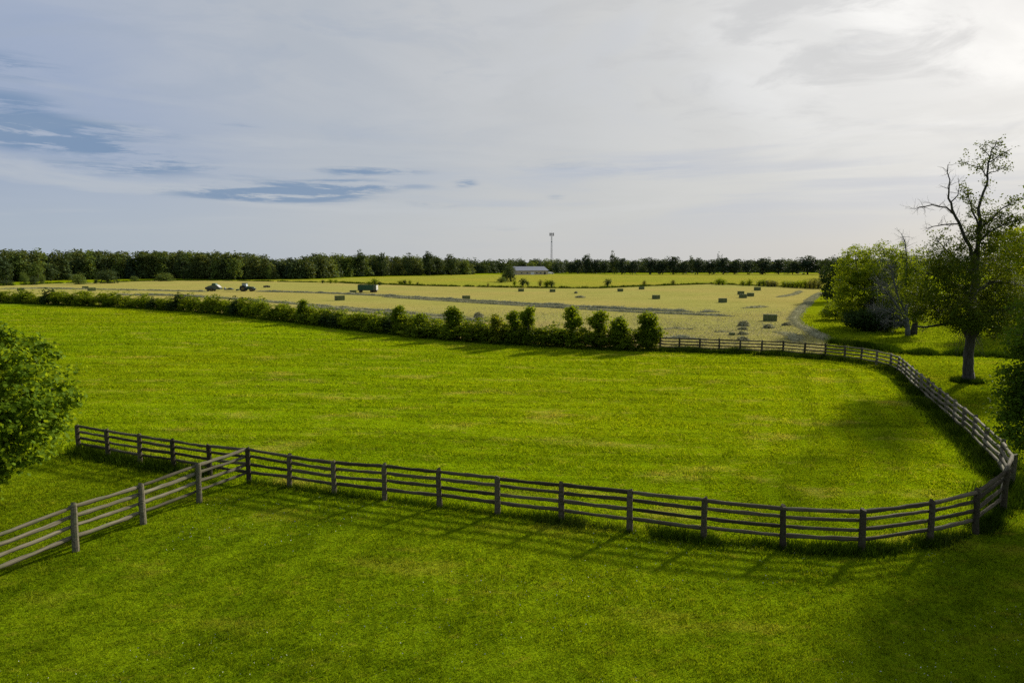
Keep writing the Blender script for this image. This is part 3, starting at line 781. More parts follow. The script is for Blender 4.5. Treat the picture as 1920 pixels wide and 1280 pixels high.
# --- thicket in front of the hay field's right side
def px_tree(name, label, cat, foot_px, lst, n, size, mat, seed, th, tr, group=None, dj=1.5, cr=.35, shell=.5, bark='bark', tpl=RHOMB, lean=(0, 0), per=24):
    q = np.random.default_rng(seed); b = G(*foot_px)
    return tree(name, label, cat, b, px_lumps(b, lst, b[1], dj, q), n, size, M[mat], seed, th, tr, tpl, group, bark, cr, per, shell, lean)
TG = 'trees and shrubs of the thicket beside the hay field'
px_tree('thicket_tree', 'broad olive-green tree with an airy top, the biggest of the thicket', 'tree', (1632, 615), [(1610, 500, 36, 34), (1650, 498, 40, 34), (1630, 545, 52, 40), (1600, 560, 34, 34), (1668, 540, 34, 40), (1640, 580, 46, 26), (1605, 582, 26, 20), (1672, 575, 24, 24), (1590, 530, 22, 30), (1604, 468, 18, 12, .35), (1632, 466, 18, 10, .35), (1665, 466, 16, 14, .4), (1690, 500, 22, 26, .7)], 34000, .27, 'leaf_thicket', 61, 8.5, .3, TG, 2.2, .45, .62, per=36)
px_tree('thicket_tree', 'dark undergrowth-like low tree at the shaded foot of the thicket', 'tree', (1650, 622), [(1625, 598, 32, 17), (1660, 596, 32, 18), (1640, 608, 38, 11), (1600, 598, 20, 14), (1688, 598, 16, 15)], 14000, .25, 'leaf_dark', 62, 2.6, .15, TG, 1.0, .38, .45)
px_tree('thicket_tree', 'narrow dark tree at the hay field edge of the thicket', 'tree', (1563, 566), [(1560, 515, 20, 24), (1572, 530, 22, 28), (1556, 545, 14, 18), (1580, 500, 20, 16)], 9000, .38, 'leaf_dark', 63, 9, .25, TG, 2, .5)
px_tree('thicket_shrub', 'bright rounded shrub standing out in front of the thicket', 'shrub', (1566, 600), [(1562, 580, 17, 14), (1575, 587, 16, 12), (1550, 588, 12, 10), (1580, 575, 14, 13)], 7000, .2, 'leaf_sap', 64, 1.2, .08, TG, .8, .3)
px_tree('thicket_tree', 'sparse feathery tree top rising between the thicket and the tall half-bare tree', 'tree', (1712, 628), [(1715, 520, 22, 24, .8), (1722, 560, 22, 26), (1700, 545, 20, 24), (1705, 490, 14, 20, .35), (1725, 480, 16, 16, .3), (1690, 468, 12, 12, .25), (1718, 590, 16, 14)], 9000, .25, 'leaf_thicket', 65, 9, .32, TG, 1.5, .4, .5)
px_tree('thicket_tree', 'hazy grey-green tree far behind the narrow dark tree', 'tree', (1545, 523), [(1548, 500, 16, 14), (1565, 497, 18, 15), (1585, 500, 20, 16), (1610, 498, 24, 16), (1640, 502, 30, 16), (1680, 500, 40, 18), (1720, 500, 40, 18)], 14000, .9, 'leaf_far', 66, 9, .4, TG, 8, 1.2)
# dead grey tree
q = np.random.default_rng(70); b = G(1702, 630)
root = thing('dead_tree', 'dead grey tree of bare twigs in front of the thicket', 'tree', b, 0, TG)
mb = MB(); Dd = b[1]
def dlimb(pts_px, r0, r1, dd, tw, tl, dep=3):
    m_ = len(pts_px); pts = [P3(x_, y_, Dd + dd * i / (m_ - 1)) - b for i, (x_, y_) in enumerate(pts_px)]
    rad = list(np.linspace(r0, r1, m_)); mb.tube(pts, rad, 7); twigs(mb, pts, rad, q, tw, tl, dep, .15)
dlimb([(1702, 632), (1702, 615), (1699, 595), (1700, 570)], .36, .20, 0, 0, 1)
dlimb([(1700, 572), (1698, 540), (1699, 510), (1700, 480), (1697, 455), (1690, 438)], .17, .03, 1, 55, 1.4)
dlimb([(1700, 600), (1680, 570), (1660, 545), (1642, 530)], .16, .03, -1.5, 70, 1.8)
dlimb([(1700, 605), (1678, 590), (1655, 580), (1635, 578)], .14, .03, -2, 70, 1.8)
dlimb([(1700, 590), (1684, 555), (1674, 520), (1668, 495)], .14, .03, -1, 70, 1.8)
dlimb([(1701, 580), (1716, 550), (1722, 515), (1718, 480)], .12, .03, 1, 24, 1.4)
dlimb([(1700, 612), (1690, 606), (1668, 602), (1650, 604)], .1, .03, -1, 36, 1.5)
mb.build('trunk', M['bark_dead'], root, smooth=True)

# ------------------------------------------------------------------ hedge
ORD = 'first second third fourth fifth sixth seventh eighth ninth tenth eleventh twelfth thirteenth fourteenth fifteenth sixteenth seventeenth eighteenth nineteenth twentieth twenty-first twenty-second twenty-third twenty-fourth twenty-fifth twenty-sixth twenty-seventh twenty-eighth twenty-ninth thirtieth thirty-first thirty-second thirty-third thirty-fourth thirty-fifth thirty-sixth thirty-seventh thirty-eighth thirty-ninth fortieth forty-first forty-second forty-third forty-fourth forty-fifth forty-sixth forty-seventh forty-eighth forty-ninth fiftieth'.split()
ORD += ['fifty-' + o for o in ORD[:9]] + ['sixtieth'] + ['sixty-' + o for o in ORD[:9]] + ['seventieth'] + ['seventy-' + o for o in ORD[:9]] + ['eightieth'] + ['eighty-' + o for o in ORD[:9]]
def shrub_proto(seed, n, size, mat, H=2.7, Wd=3.4):
    q = np.random.default_rng(seed)
    lumps = [(q.uniform(-.32, .32) * Wd, q.uniform(-.22, .22) * Wd, H * q.uniform(.25, .62), Wd * q.uniform(.2, .32), Wd * q.uniform(.2, .3), H * q.uniform(.22, .34)) for _ in range(8)]
    lumps += [(q.uniform(-.3, .3) * Wd, q.uniform(-.2, .2) * Wd, H * q.uniform(.72, .9), Wd * .12, Wd * .12, H * .15, .6) for _ in range(4)]
    lumps += [(q.uniform(-.45, .45) * Wd, q.uniform(-.2, .2) * Wd, H * q.uniform(.85, 1.12), .16, .16, .3, 1.2) for _ in range(5)]
    c, nn = crown_points(lumps, n, q, .20, 18, .45); c[:, 2] = np.maximum(c[:, 2], .05)
    crown = leaf_mesh('crown', c, nn, size * q.uniform(.6, 1.25, len(c)), RHOMB, mat, q)
    mb = MB()
    for k in range(7):
        e = lumps[k % 8]; limb_to(mb, (q.normal(0, .15), q.normal(0, .15), 0), e[:3], .05, .012, q)
    return mb.mesh('stem', M['bark'], True), crown
SHRUB = [shrub_proto(300 + i, 3800, .22, M[('leaf_hedge', 'leaf_hedge', 'leaf_sap', 'leaf_hedge', 'leaf_thicket', 'leaf_dark', 'leaf_hedge')[i]]) for i in range(7)]
def put_shrub(name, label, cat, loc, pr, sc, rz, group):
    r = thing(name, label, cat, loc, rz, group); r.scale = sc
    link('stem', pr[0], r); link('crown', pr[1], r)
    return r
hl = hedge_g[::-1]; path = np.array([p[:2] for p in hl]); seg = np.diff(path, axis=0); Ls = np.linalg.norm(seg, axis=1); cum = np.r_[0, np.cumsum(Ls)]
def at_s(s):
    i = int(np.clip(np.searchsorted(cum, s) - 1, 0, len(Ls) - 1)); f = (s - cum[i]) / Ls[i]
    return path[i] + seg[i] * f, i
s = cum[1] + 1.0
q = np.random.default_rng(90); spots = []
while s < cum[-1] - 2.5:
    spots.append(s); s += q.uniform(2.2, 3.8) * (1.0 if s < cum[-1] - 60 else .55)
for i, s in enumerate(spots):
    p, _ = at_s(s); f = s / cum[-1]
    hs = q.uniform(.78, 1.25) if s < cum[-1] - 60 else q.uniform(.72, .98); ws = q.uniform(1.0, 1.45)
    put_shrub('hedge_shrub', f'hedge shrub, {ORD[i]} along the hedge from the left edge', 'shrub', (p[0] + q.normal(0, .25), p[1] + .2 + q.normal(0, .25), 0), SHRUB[int(q.integers(7))], (ws, ws, hs), q.uniform(0, 6.28), 'shrubs of the long hedge')
SG = 'young trees growing out of the hedge'
def sap(label, px, base_y, top_y, wpx, mat, seed, solid=False, n=4200):
    b = G(px, base_y); D_ = b[1]; k = D_ / FPX; H = P3(px, top_y, D_)[2]; Wd = wpx * k
    q = np.random.default_rng(seed)
    if solid: lumps = rand_lumps(q, 8, H, Wd, .1, Wd * .30) + [(0, 0, H * .3, Wd * .42, Wd * .4, H * .28)]
    else: lumps = rand_lumps(q, 6, H, Wd * .9, H * .42, Wd * .30) + [(q.normal(0, .2), q.normal(0, .2), H * .25, Wd * .35, Wd * .35, H * .2)]
    return tree('young_tree', label, 'tree', b, lumps, n, .25, M[mat], seed, H * .8, .07, RHOMB, SG, clump_r=.24, per=18, shell=.3)
sap('tallest round-headed young tree in the hedge, like a lollipop above the rest', 1072, 652, 573, 36, 'leaf_sap', 401)
sap('slim round-topped young tree just left of the tallest one in the hedge', 990, 648, 574, 28, 'leaf_sap', 402, n=3400)
sap('small feathery young tree beside the slim round-topped one', 962, 646, 583, 24, 'leaf_sap', 403, n=2600)
sap('yellow-leaved sapling poking out of the hedge below the heap of hay', 930, 645, 588, 24, 'leaf_yellow', 404, n=1800)
sap('broad green young tree in the middle of the hedge, left of the heap of hay', 846, 637, 577, 42, 'leaf_sap', 405, n=5200)
sap('upright green young tree in the hedge, in front of the doubled hay rows', 749, 627, 573, 30, 'leaf_sap', 406, n=3600)
sap('ragged young tree between the tallest hedge tree and the fence', 1123, 653, 583, 36, 'leaf_sap', 407)
sap('loose green young tree next to the big bush at the end of the hedge', 1163, 655, 599, 34, 'leaf_sap', 408)
sap('big dense bush ending the hedge, where the far fence comes into view', 1215, 656, 587, 50, 'leaf_hedge', 409, True, 9000)
sap('bright sapling in the hedge below the first field bale', 570, 607, 562, 24, 'leaf_sap', 410, n=2600)
sap('stout green young tree left of the upright one in the hedge', 790, 631, 590, 34, 'leaf_sap', 411, n=3600)

# ------------------------------------------------------------------ far trees
def far_proto(seed, H, Wd, n, size, mat, z0=.18, k=11, conic=False):
    q = np.random.default_rng(seed)
    lumps = rand_lumps(q, k, H, Wd, H * z0, Wd * .25)
    if conic: lumps = [(q.normal(0, .05) * Wd, q.normal(0, .05) * Wd, H * (.1 + .85 * f), Wd * .5 * (1.05 - f), Wd * .5 * (1.05 - f), H * .09) for f in np.linspace(.05, 1, 9)]
    else: lumps.append((0, 0, H * (.5 + z0 * .4), Wd * .36, Wd * .36, H * .30))
    c, nn = crown_points(lumps, n, q, .55, 8, .5, .7)
    c[:, 2] = np.maximum(c[:, 2], .1)
    cm = leaf_mesh('crown', c, nn, size * q.uniform(.6, 1.25, len(c)), RHOMB, mat, q)
    tm = MB().tube([(0, 0, -.1), (0, 0, H * .3), (q.normal(0, .1), 0, H * .7)], [.32, .24, .1], 7).mesh('trunk', M['bark'], True)
    return tm, cm, H, Wd
def put_tree(name, label, cat, px, base_y, top_y, wpx, pr, group, D_=None, rz=0.0, base=None):
    b = G(px, base_y) if base is None else base
    k = b[1] / FPX; H = P3(px, top_y, b[1])[2]; Wd = wpx * k
    r = thing(name, label, cat, b, rz, group); r.scale = (Wd / pr[3], Wd / pr[3], H / pr[2])
    link('trunk', pr[0], r); link('crown', pr[1], r); return r
ROW = [far_proto(500 + i, 10, 11, 2000, .8, M['leaf_rowtree'], .14) for i in range(4)]
FAR = [far_proto(520 + i, 15, 12, 1700, 1.0, M['leaf_far'], .06) for i in range(5)]
FARL = [far_proto(530 + i, 15, 12, 1700, 1.0, M['leaf_far2'], .06) for i in range(3)]
CON = [far_proto(540 + i, 15, 7, 1200, .8, M['leaf_rowtree'], conic=True) for i in range(2)]
BUSH = [far_proto(550 + i, 5, 8, 2200, .45, M[('leaf_far2', 'leaf_far', 'leaf_far2')[i]], .0) for i in range(3)]
SMALL = [far_proto(560 + i, 2.5, 2.0, 700, .3, mm, .1, 7) for i, mm in enumerate((M['leaf_hedge'], M['leaf_dark'], M['leaf_olive'], M['leaf_sap']))]
q = np.random.default_rng(99)
# the far row of round trees
rowx = [1166, 1186, 1219, 1242, 1262, 1282, 1308, 1330, 1356, 1378, 1402, 1430, 1460, 1486, 1514, 1537]
roww = [28, 20, 30, 24, 34, 19, 28, 24, 34, 23, 25, 36, 30, 24, 46, 30]
rowt = [488, 491, 487, 490, 485, 492, 488, 491, 487, 489, 492, 487, 490, 492, 484, 490]
for i, (x_, w_, t_) in enumerate(zip(rowx, roww, rowt)):
    put_tree('row_tree', f'dark round tree, {ORD[i]} in the far row counting from the tall poplar', 'tree', x_, 514.5, t_ - 2, w_ * 1.25, ROW[i % 4], 'row of round trees along the far field', rz=q.uniform(0, 6))
put_tree('poplar_tree', 'tall thin poplar standing above the far tree line right of the tower', 'tree', 1148, 513.5, 472, 15, FAR[2], None)
put_tree('poplar_tree', 'lower forked poplar leaning against the tall thin one', 'tree', 1156, 513.5, 480, 13, FAR[1], None)
put_tree('fir_tree', 'dark pointed fir rising above the row of round trees', 'tree', 1346, 512.5, 473, 12, CON[0], None)
put_tree('fir_tree', 'shorter fir beside the dark pointed fir over the tree row', 'tree', 1353, 512.5, 475, 11, CON[1], None)
put_tree('fir_tree', 'thin-topped fir left of the pointed pair over the tree row', 'tree', 1296, 512.5, 481, 18, FAR[0], None)
for x_, t_, w_, lab in [(1068, 492, 20, 'small dark tree in front of the pale house'), (1083, 487, 26, 'rounded tree left of the peaked tree near the tower'), (1099, 479, 24, 'peaked dark tree in the clump right of the tower'), (1116, 488, 30, 'broad tree right of the peaked tree near the tower'), (1133, 491, 24, 'low tree left of the tall thin poplar'), (1044, 497, 12, 'small tree between the white vehicle and the pale house')]:
    put_tree('clump_tree', lab, 'tree', x_, 513, t_, w_, ROW[int(q.integers(4))], 'clump of trees right of the tower', rz=q.uniform(0, 6))
# trees one can tell apart in front of the forest
for x_, b_, t_, w_, pr, lab in [(39, 528, 474, 46, FARL[0], 'pale yellow-green tree at the left end of the forest front'), (72, 528, 489, 30, FARL[1], 'light green tree stepping out below the pale yellow-green one'), (96, 527, 494, 34, FAR[1], 'rounded mid-green tree at the forest foot, above the three left bushes'),
                              (12, 530, 486, 34, FAR[0], 'dark tree at the left edge of the forest front'), (150, 524, 482, 36, FAR[2], 'green tree of the forest front right behind the wide low bush'), (345, 524, 480, 40, FAR[3], 'green tree of the forest front behind the baler'), (440, 525, 482, 34, FARL[2], 'lighter green tree of the forest front behind the tractor'),
                              (505, 524, 496, 12, FARL[0], 'small light sapling at the forest foot right of the tractor'), (608, 521, 480, 40, FAR[4], 'broad tree of the forest front above the first field bale'), (677, 519, 471, 28, FAR[0], 'tall ragged tree of the forest above the wagon'), (717, 518, 472, 22, FAR[1], 'thin tall tree of the forest right of the wagon'),
                              (767, 517, 476, 28, FAR[2], 'upright tree of the forest front, left of the twin peaks'), (806, 516.5, 471, 32, FAR[3], 'tallest peak of the forest end, left of the barn'), (846, 516.5, 476, 30, FAR[4], 'last tall tree where the forest drops towards the barn'), (820, 516, 482, 30, FAR[0], 'tree filling the dip between the forest end peaks')]:
    put_tree('forest_tree', lab, 'tree', x_, b_, t_, w_, pr, 'trees of the forest front', rz=q.uniform(0, 6))
# the forest itself reads as one mass
def mass(name, label, prof, n, seed, mat_a, depth, sizes=(34, 52)):
    q = np.random.default_rng(seed); C, N_ = [], []
    xs_ = [p[0] for p in prof]
    for i in range(n):
        px = q.uniform(xs_[0], xs_[-1]); by = np.interp(px, xs_, [p[1] for p in prof]); ty = np.interp(px, xs_, [p[2] for p in prof]); 
        b_ = G(px, by); dd = depth * q.uniform(0, 1) ** 1.3; k = b_[1] / FPX
        H = P3(px, ty, b_[1])[2] * q.uniform(.74, 1.07); Wd = q.uniform(*sizes) * k * .5
        b_ = b_ * (1 + dd / b_[1]); H = H + (H - CAM_H) * dd / b_[1] * .8
        lum_ = rand_lumps(q, 6, H, Wd, H * .02, Wd * .34) + [(0, 0, H * .3, Wd * .5, Wd * .5, H * .3), (q.normal(0, .2) * Wd, 0, H * .12, Wd * .6, Wd * .5, H * .14)]
        c_, n_ = crown_points(lum_, 900, q, .8, 6, .5, .7); c_[:, 2] = np.maximum(c_[:, 2], .1)
        C.append(c_ + b_); N_.append(n_)
    cnts = [len(c_) for c_ in C]; C, N_ = np.concatenate(C), np.concatenate(N_)
    me = leaf_mesh(name, C, N_, 1.2 * q.uniform(.6, 1.25, len(C)), RHOMB, mat_a, q)
    for mm in (M['leaf_far'], M['leaf_far2'], M['leaf_rowtree']): me.materials.append(mm)
    me.polygons.foreach_set('material_index', np.repeat(q.choice(4, len(cnts), p=(.45, .25, .18, .12)), cnts).astype(np.int32))
    return tag(link(name, me), label, 'forest', kind='stuff')
F_PROF = [(-260, 534, 466), (0, 529.5, 467), (100, 526, 466.5), (200, 523, 467), (300, 522.5, 468.5), (400, 524, 470), (470, 524, 473), (505, 524, 482), (540, 523.5, 484), (590, 523, 477), (640, 520, 475), (700, 518, 477), (760, 516.5, 480), (800, 516, 478), (845, 515.5, 482), (865, 515, 489), (880, 515, 490)]
mass('forest', 'long dark green forest closing the view behind the hay field', F_PROF, 520, 600, M['leaf_forest'], 70)
mass('woodland', 'hazy low woodland on the horizon behind barn and tower', [(780, 513, 486), (845, 513, 487), (960, 512.5, 488), (1040, 512.5, 488), (1160, 511.5, 489), (1560, 511, 488), (1760, 511, 486), (1990, 511, 484)], 470, 601, M['leaf_far'], 120, (34, 52))

# bushes and shrubs on the field edges
for x_, b_, t_, w_, k_, lab in [(47, 532, 512, 17, 0, 'upright bush, first of three bushes at the left field edge'), (64, 534, 520, 20, 1, 'low round bush between the two upright ones at the left field edge'), (79, 532.5, 517, 15, 2, 'small upright bush, last of three at the left field edge'),
                              (148, 533, 515, 31, 0, 'wide low bush standing on the green strip before the forest'), (202, 531, 508, 47, 1, 'largest domed bush before the forest, above the pair of bales'), (179, 531, 523, 11, 2, 'tiny bush leaning on the largest domed bush'), (253, 527, 518.5, 17, 0, 'small bush right of the largest domed bush'),
                              (312, 527, 513, 44, 2, 'long low bush at the forest foot left of the baler'), (12, 535, 526, 34, 1, 'low scrub at the left edge of the green strip'), (940, 530, 520, 20, 0, 'low bush left of the tree pair before the barn'), (957, 528, 500, 26, 1, 'big dark bush hiding the left end of the barn'), (947, 528, 509, 18, 2, 'dark bush tucked against the big one left of the barn')]:
    put_tree('field_bush', lab, 'bush', x_, b_, t_, w_, BUSH[k_], 'bushes on the field edge', rz=q.uniform(0, 6))
for x_, b_, t_, w_, k_, lab in [(980, 536, 522, 11, 1, 'dark round shrub at the hay field edge below the barn'), (989, 536, 527, 6, 1, 'narrow dark shrub right of the dark round one below the barn'), (965, 536, 526, 6, 0, 'slim shrub in front of the big dark bush by the barn'), (1013, 537, 525, 7, 2, 'thin olive sapling below the barn\'s right end'),
                              (1025, 538, 525, 12, 0, 'left half of the green shrub pair below the tower'), (1034, 538, 526, 11, 1, 'right half of the green shrub pair below the tower'), (1139, 537, 523, 11, 1, 'lone dark round shrub on a short stem below the tall poplar'), (1208, 535, 526, 6, 2, 'small russet shrub above the distant pair of bales'), (1262, 534, 525, 7, 2, 'small thin shrub on the far edge of the hay field'),
                              (703, 535, 522, 12, 0, 'leafy shrub right behind the wagon'), (692, 535, 527, 6, 3, 'small pale shrub behind the middle of the wagon'), (712, 535, 528, 6, 1, 'little dark shrub off the wagon\'s right end'), (751, 534, 526, 10, 0, 'first of three shrubs in a line right of the wagon'), (759, 534, 525, 7, 1, 'middle of three shrubs in a line right of the wagon'), (769, 534, 525, 6, 0, 'last of three shrubs in a line right of the wagon'),
                              (783, 534, 529, 5, 2, 'tiny shrub beyond the line of three right of the wagon'), (605, 531, 525, 5, 1, 'tiny dark shrub on the field edge above the first bale'), (620, 531, 523, 7, 3, 'light green shrub on the field edge above the first bale'), (630, 531, 524, 6, 3, 'second light green shrub on the field edge, nearer the wagon'), (915, 539, 531, 4, 2, 'tiny sapling at the field edge left of the barn')]:
    put_tree('edge_shrub', lab, 'shrub', x_, b_, t_, w_, SMALL[k_], 'shrubs along the far edge of the hay field', rz=q.uniform(0, 6))
ex = [1348, 1355, 1393, 1405, 1424, 1432, 1440, 1447, 1453, 1470, 1478, 1486, 1494, 1502, 1510, 1518, 1526, 1534]
for i, x_ in enumerate(ex):
    hh = q.uniform(9, 13) + max(0, (x_ - 1460)) * .09
    bb = np.interp(x_, [1330, 1440, 1540], [533.5, 537, 542])
    put_tree('edge_shrub', f'young shrub in the ragged far hedge, {ORD[len(ex) - 1 - i]} from the thicket', 'shrub', x_, bb, bb - hh, q.uniform(9, 13), SMALL[[2, 0, 3, 2][int(q.integers(4))]], 'ragged hedge at the far end of the hay field', rz=q.uniform(0, 6))

# ------------------------------------------------------------------ hay
def bale_meshes(seed):
    q = np.random.default_rng(seed); import bmesh
    bm = bmesh.new(); bmesh.ops.create_cube(bm, size=1.0)
    for v in bm.verts: v.co.x *= 2.15; v.co.y *= 1.15; v.co.z = v.co.z * 1.15 + .575
    bmesh.ops.subdivide_edges(bm, edges=bm.edges[:], cuts=4, use_grid_fill=True)
    for v in bm.verts:
        s = q.normal(0, .014, 3); v.co.x += s[0]; v.co.y += s[1]; v.co.z = max(0.0, v.co.z + s[2])
        e = (abs(v.co.x) > 1.03) + (abs(v.co.y) > .53) + (v.co.z > 1.1 or v.co.z < .04)
        if e >= 2: v.co.x *= .985; v.co.y *= .97; v.co.z = .575 + (v.co.z - .575) * .975
    me = bpy.data.meshes.new('straw_block'); bm.to_mesh(me); bm.free(); me.materials.append(M['bale'])
    mb = MB()
    for yy in (-.36, -.12, .12, .36):
        mb.box(-1.1, 1.1, yy - .012, yy + .012, 1.145, 1.165); mb.box(-1.1, 1.1, yy - .012, yy + .012, 0, .015)
        mb.box(-1.11, -1.085, yy - .012, yy + .012, .016, 1.144); mb.box(1.085, 1.11, yy - .012, yy + .012, .016, 1.144)
    return me, mb.mesh('twine', M['twine'])
BALES = [bale_meshes(700 + i) for i in range(3)]
BG = 'square hay bales lying in the field'
for i, (x_, b_, w_, rz, lab) in enumerate([(1443.5, 601.5, 25, 3, 'nearest large hay bale, alone beside the curved hay row'), (1355, 567, 16, -2, 'hay bale standing alone left of the group of four'), (1389, 552, 12.5, 2, 'hay bale at the back left of the group of four'), (1393, 558.5, 14.5, -3, 'hay bale at the front of the group of four'),
        (1407, 555.5, 13, 4, 'hay bale at the right of the group of three, below the farthest one'), (1420, 544.5, 12.5, 0, 'farthest hay bale of the right group, a little apart'), (1372.5, 628, 11.5, 5, 'small low hay bale just behind the far fence'), (1230, 560.5, 15, 2, 'hay bale above the end bush of the hedge'), (1203, 542.5, 10.5, -4, 'small distant hay bale under the russet shrub'),
        (1163, 546.5, 11, 3, 'distant hay bale below the lone dark round shrub'), (1036, 547.5, 11, -3, 'distant hay bale below the green shrub pair'), (977, 546.5, 11, 2, 'distant hay bale below the dark round shrub, in line with the barn'), (874, 561.5, 15, 6, 'hay bale standing on the long hay row in mid-field'), (637, 563, 18, 20, 'large hay bale showing its pale end, left below the wagon'),
        (662, 550, 12, 15, 'hay bale at the left end of the wagon'), (160, 541.5, 10, 15, 'back hay bale of the pair near the largest domed bush'), (172, 545.5, 13, 18, 'front hay bale of the pair near the largest domed bush'), (39, 545.5, 11.5, 10, 'hay bale peeping over the hedge at the far left')]):
    b = G(x_, b_); sc = w_ * b[1] / FPX / 2.25
    r = thing('hay_bale', lab, 'hay bale', b, R(rz) - math.atan2(b[0], b[1]), BG); r.scale = (sc, sc * .95, sc * (.8 if x_ == 1372.5 else .97))
    link('straw_block', BALES[i % 3][0], r); link('twine', BALES[i % 3][1], r)

def windrow(label, pxs, wd, h, seed, name='hay_row', gaps=.0):
    q = np.random.default_rng(seed); g = [G(*p) for p in pxs]; o = np.array(g[0])
    pts = []
    for a, b_ in zip(g[:-1], g[1:]):
        L = np.linalg.norm(b_ - a); k = max(1, int(L / .7))
        pts += [a + (b_ - a) * i / k for i in range(k)]
    pts.append(g[-1]); n = len(pts); V = []
    prof = [(-1, 0), (-.75, .35), (-.4, .8), (0, 1), (.4, .8), (.75, .35), (1, 0)]
    m1 = 1.0; 
    for i, p in enumerate(pts):
        t_ = pts[min(i + 1, n - 1)] - pts[max(i - 1, 0)]; t_ = t_ / (np.linalg.norm(t_) + 1e-9); nv = np.array([-t_[1], t_[0], 0])
        m1 = .65 * m1 + .35 * q.uniform(.2, 1.5); e = min(1, (i + .2) / 3, (n - i - .8) / 3)
        sh = q.normal(0, .12) * wd
        for (u, z) in prof:
            V.append(p - o + nv * (u * wd * (.8 + .3 * m1) * .5 * max(.25, e) + sh * .5 + q.normal(0, .05)) + np.array([0, 0, max(0.012, z * h * m1 * e + (q.normal(0, .06) * h if z > 0 else 0))]))
    k = len(prof)
    F = [(i * k + j, i * k + j + 1, (i + 1) * k + j + 1, (i + 1) * k + j) for i in range(n - 1) for j in range(k - 1)]
    me = mesh_np(name, np.array(V), np.array(F), M['windrow'], True)
    if me.polygons[0].normal.z < 0: me.flip_normals()
    root = tag(link(name, me, None, o), label, 'hay row', 'raked rows of cut hay')
    # loose stalks
    c = np.array(V)[q.integers(0, len(V), n * 70)] + q.normal(0, .13, (n * 70, 3)) * np.array([2.2, 2.2, .5]); c[:, 2] = np.maximum(c[:, 2], .04)
    tag(link('loose_hay', leaf_mesh('loose_hay', c, q.normal(size=c.shape) + np.array([0, 0, .8]), np.full(len(c), .20) * q.uniform(.5, 1.3, len(c)), RHOMB, M['windrow'], q), root), kind='stuff')
    return root
windrow('long raked hay row crossing the whole mid-field past the bale', [(480, 546.5), (600, 549.5), (733, 555.5), (867, 563.5), (1033, 573), (1200, 581.5), (1298, 585)], 1.7, .55, 801)
windrow('thin second hay row lying just below the long one', [(720, 557), (867, 566.5), (1033, 576.5), (1200, 586), (1300, 590), (1372, 593)], 1.2, .35, 802)
windrow('hay row left of the baler, running to the far left bales', [(0, 542), (80, 541), (240, 544), (387, 547)], 1.6, .45, 803)
windrow('upper of the doubled hay rows behind the hedge', [(210, 553), (333, 554.5), (433, 560.5), (553, 570), (667, 580), (733, 584.5), (817, 592), (880, 596)], 1.8, .5, 804)
windrow('lower of the doubled hay rows behind the hedge', [(560, 575), (640, 581), (730, 589), (800, 597), (912, 603)], 1.8, .5, 805)
windrow('grey curved hay row bending round the corner beside the thicket', [(1540, 549), (1528, 556), (1518, 563), (1513, 571), (1502, 577.5), (1492, 591), (1489, 600), (1496, 609), (1509, 615), (1521, 622), (1540, 632), (1552, 638)], 1.35, .32, 806)
windrow('short stub of hay row past the gap in the long one', [(1310, 585.8), (1346, 585)], 1.4, .6, 807)
windrow('flat hay row leading down to the far fence left of the curved one', [(1455, 623), (1474, 625), (1490, 631), (1492, 640)], 1.5, .32, 809)
windrow('low hay row close behind the far fence near the end bush', [(1243, 634), (1275, 634), (1320, 637)], 1.3, .4, 810)
windrow('thin hay row above the nearest large bale', [(1395, 577.5), (1415, 577), (1436, 575)], 1.3, .45, 811)
windrow('wispy hay row in the far right corner below the ragged hedge', [(1460, 557), (1480, 554), (1492, 551), (1500, 546)], 1.3, .25, 812)
windrow('short low hay row left of the small bale', [(1344, 622.5), (1366, 622)], 1.2, .4, 813, 'hay_row')
windrow('low hay row by the far fence above the first fence bays', [(1247, 617), (1268, 616), (1294, 617)], 1.3, .35, 814)
def heap(label, px, py, wpx, hpx, seed):
    b = G(px, py); k = b[1] / FPX; q = np.random.default_rng(seed); rx, h = wpx * k * .5, hpx * k
    V, F = [], []; n, m_ = 16, 5
    for j in range(m_ + 1):
        f = j / m_
        for i in range(n):
            a = 6.283 * i / n; rr = rx * math.cos(f * math.pi / 2) ** .7 * (1 + q.normal(0, .08))
            V.append((math.cos(a) * rr, math.sin(a) * rr * .8, max(0.0, h * math.sin(f * math.pi / 2) * (1 + q.normal(0, .07))) if j else 0))
    F = [(j * n + i, j * n + (i + 1) % n, (j + 1) * n + (i + 1) % n, (j + 1) * n + i) for j in range(m_) for i in range(n)]
    o = tag(link('hay_heap', mesh_np('hay_heap', V, F, M['windrow']), None, b), label, 'hay heap', 'loose heaps of cut hay')
    vv = np.array(V); c = vv[q.integers(0, len(vv), 320)] + q.normal(0, .1, (320, 3)); c[:, 2] = np.maximum(c[:, 2], .03)
    tag(link('loose_hay', leaf_mesh('loose_hay', c, q.normal(size=c.shape) + np.array([0, 0, .8]), .34 * q.uniform(.5, 1.2, len(c)), RHOMB, M['windrow'], q), o), kind='stuff')
heap('tall heap of hay at the end of the doubled hay rows', 897, 597, 19, 9.5, 821)
for y_, w_, h_, lab in ((618, 15, 2.2, 'top heap of the three piled in line by the small bale'), (627, 16, 2.6, 'middle heap of the three piled in line by the small bale'), (637.5, 19, 3.2, 'largest heap of the three in line, touching the far fence')): heap(lab, 1393, y_, w_, h_, int(830 + y_))
heap('flat heap of hay above the three heaps in line', 1394, 611, 19, 7, 822)
heap('small flat heap of hay below the nearest large bale', 1440, 615, 17, 5, 823)
heap('dark flat heap of hay in mid-field between distant bales', 1088, 558, 18, 2.5, 824)
heap('tiny dark heap of hay above the mid-field flat heap', 1080, 550, 5, 2.2, 825)
heap('small heap of hay between the nearest bale and the curved row', 1475, 610, 14, 3, 826)

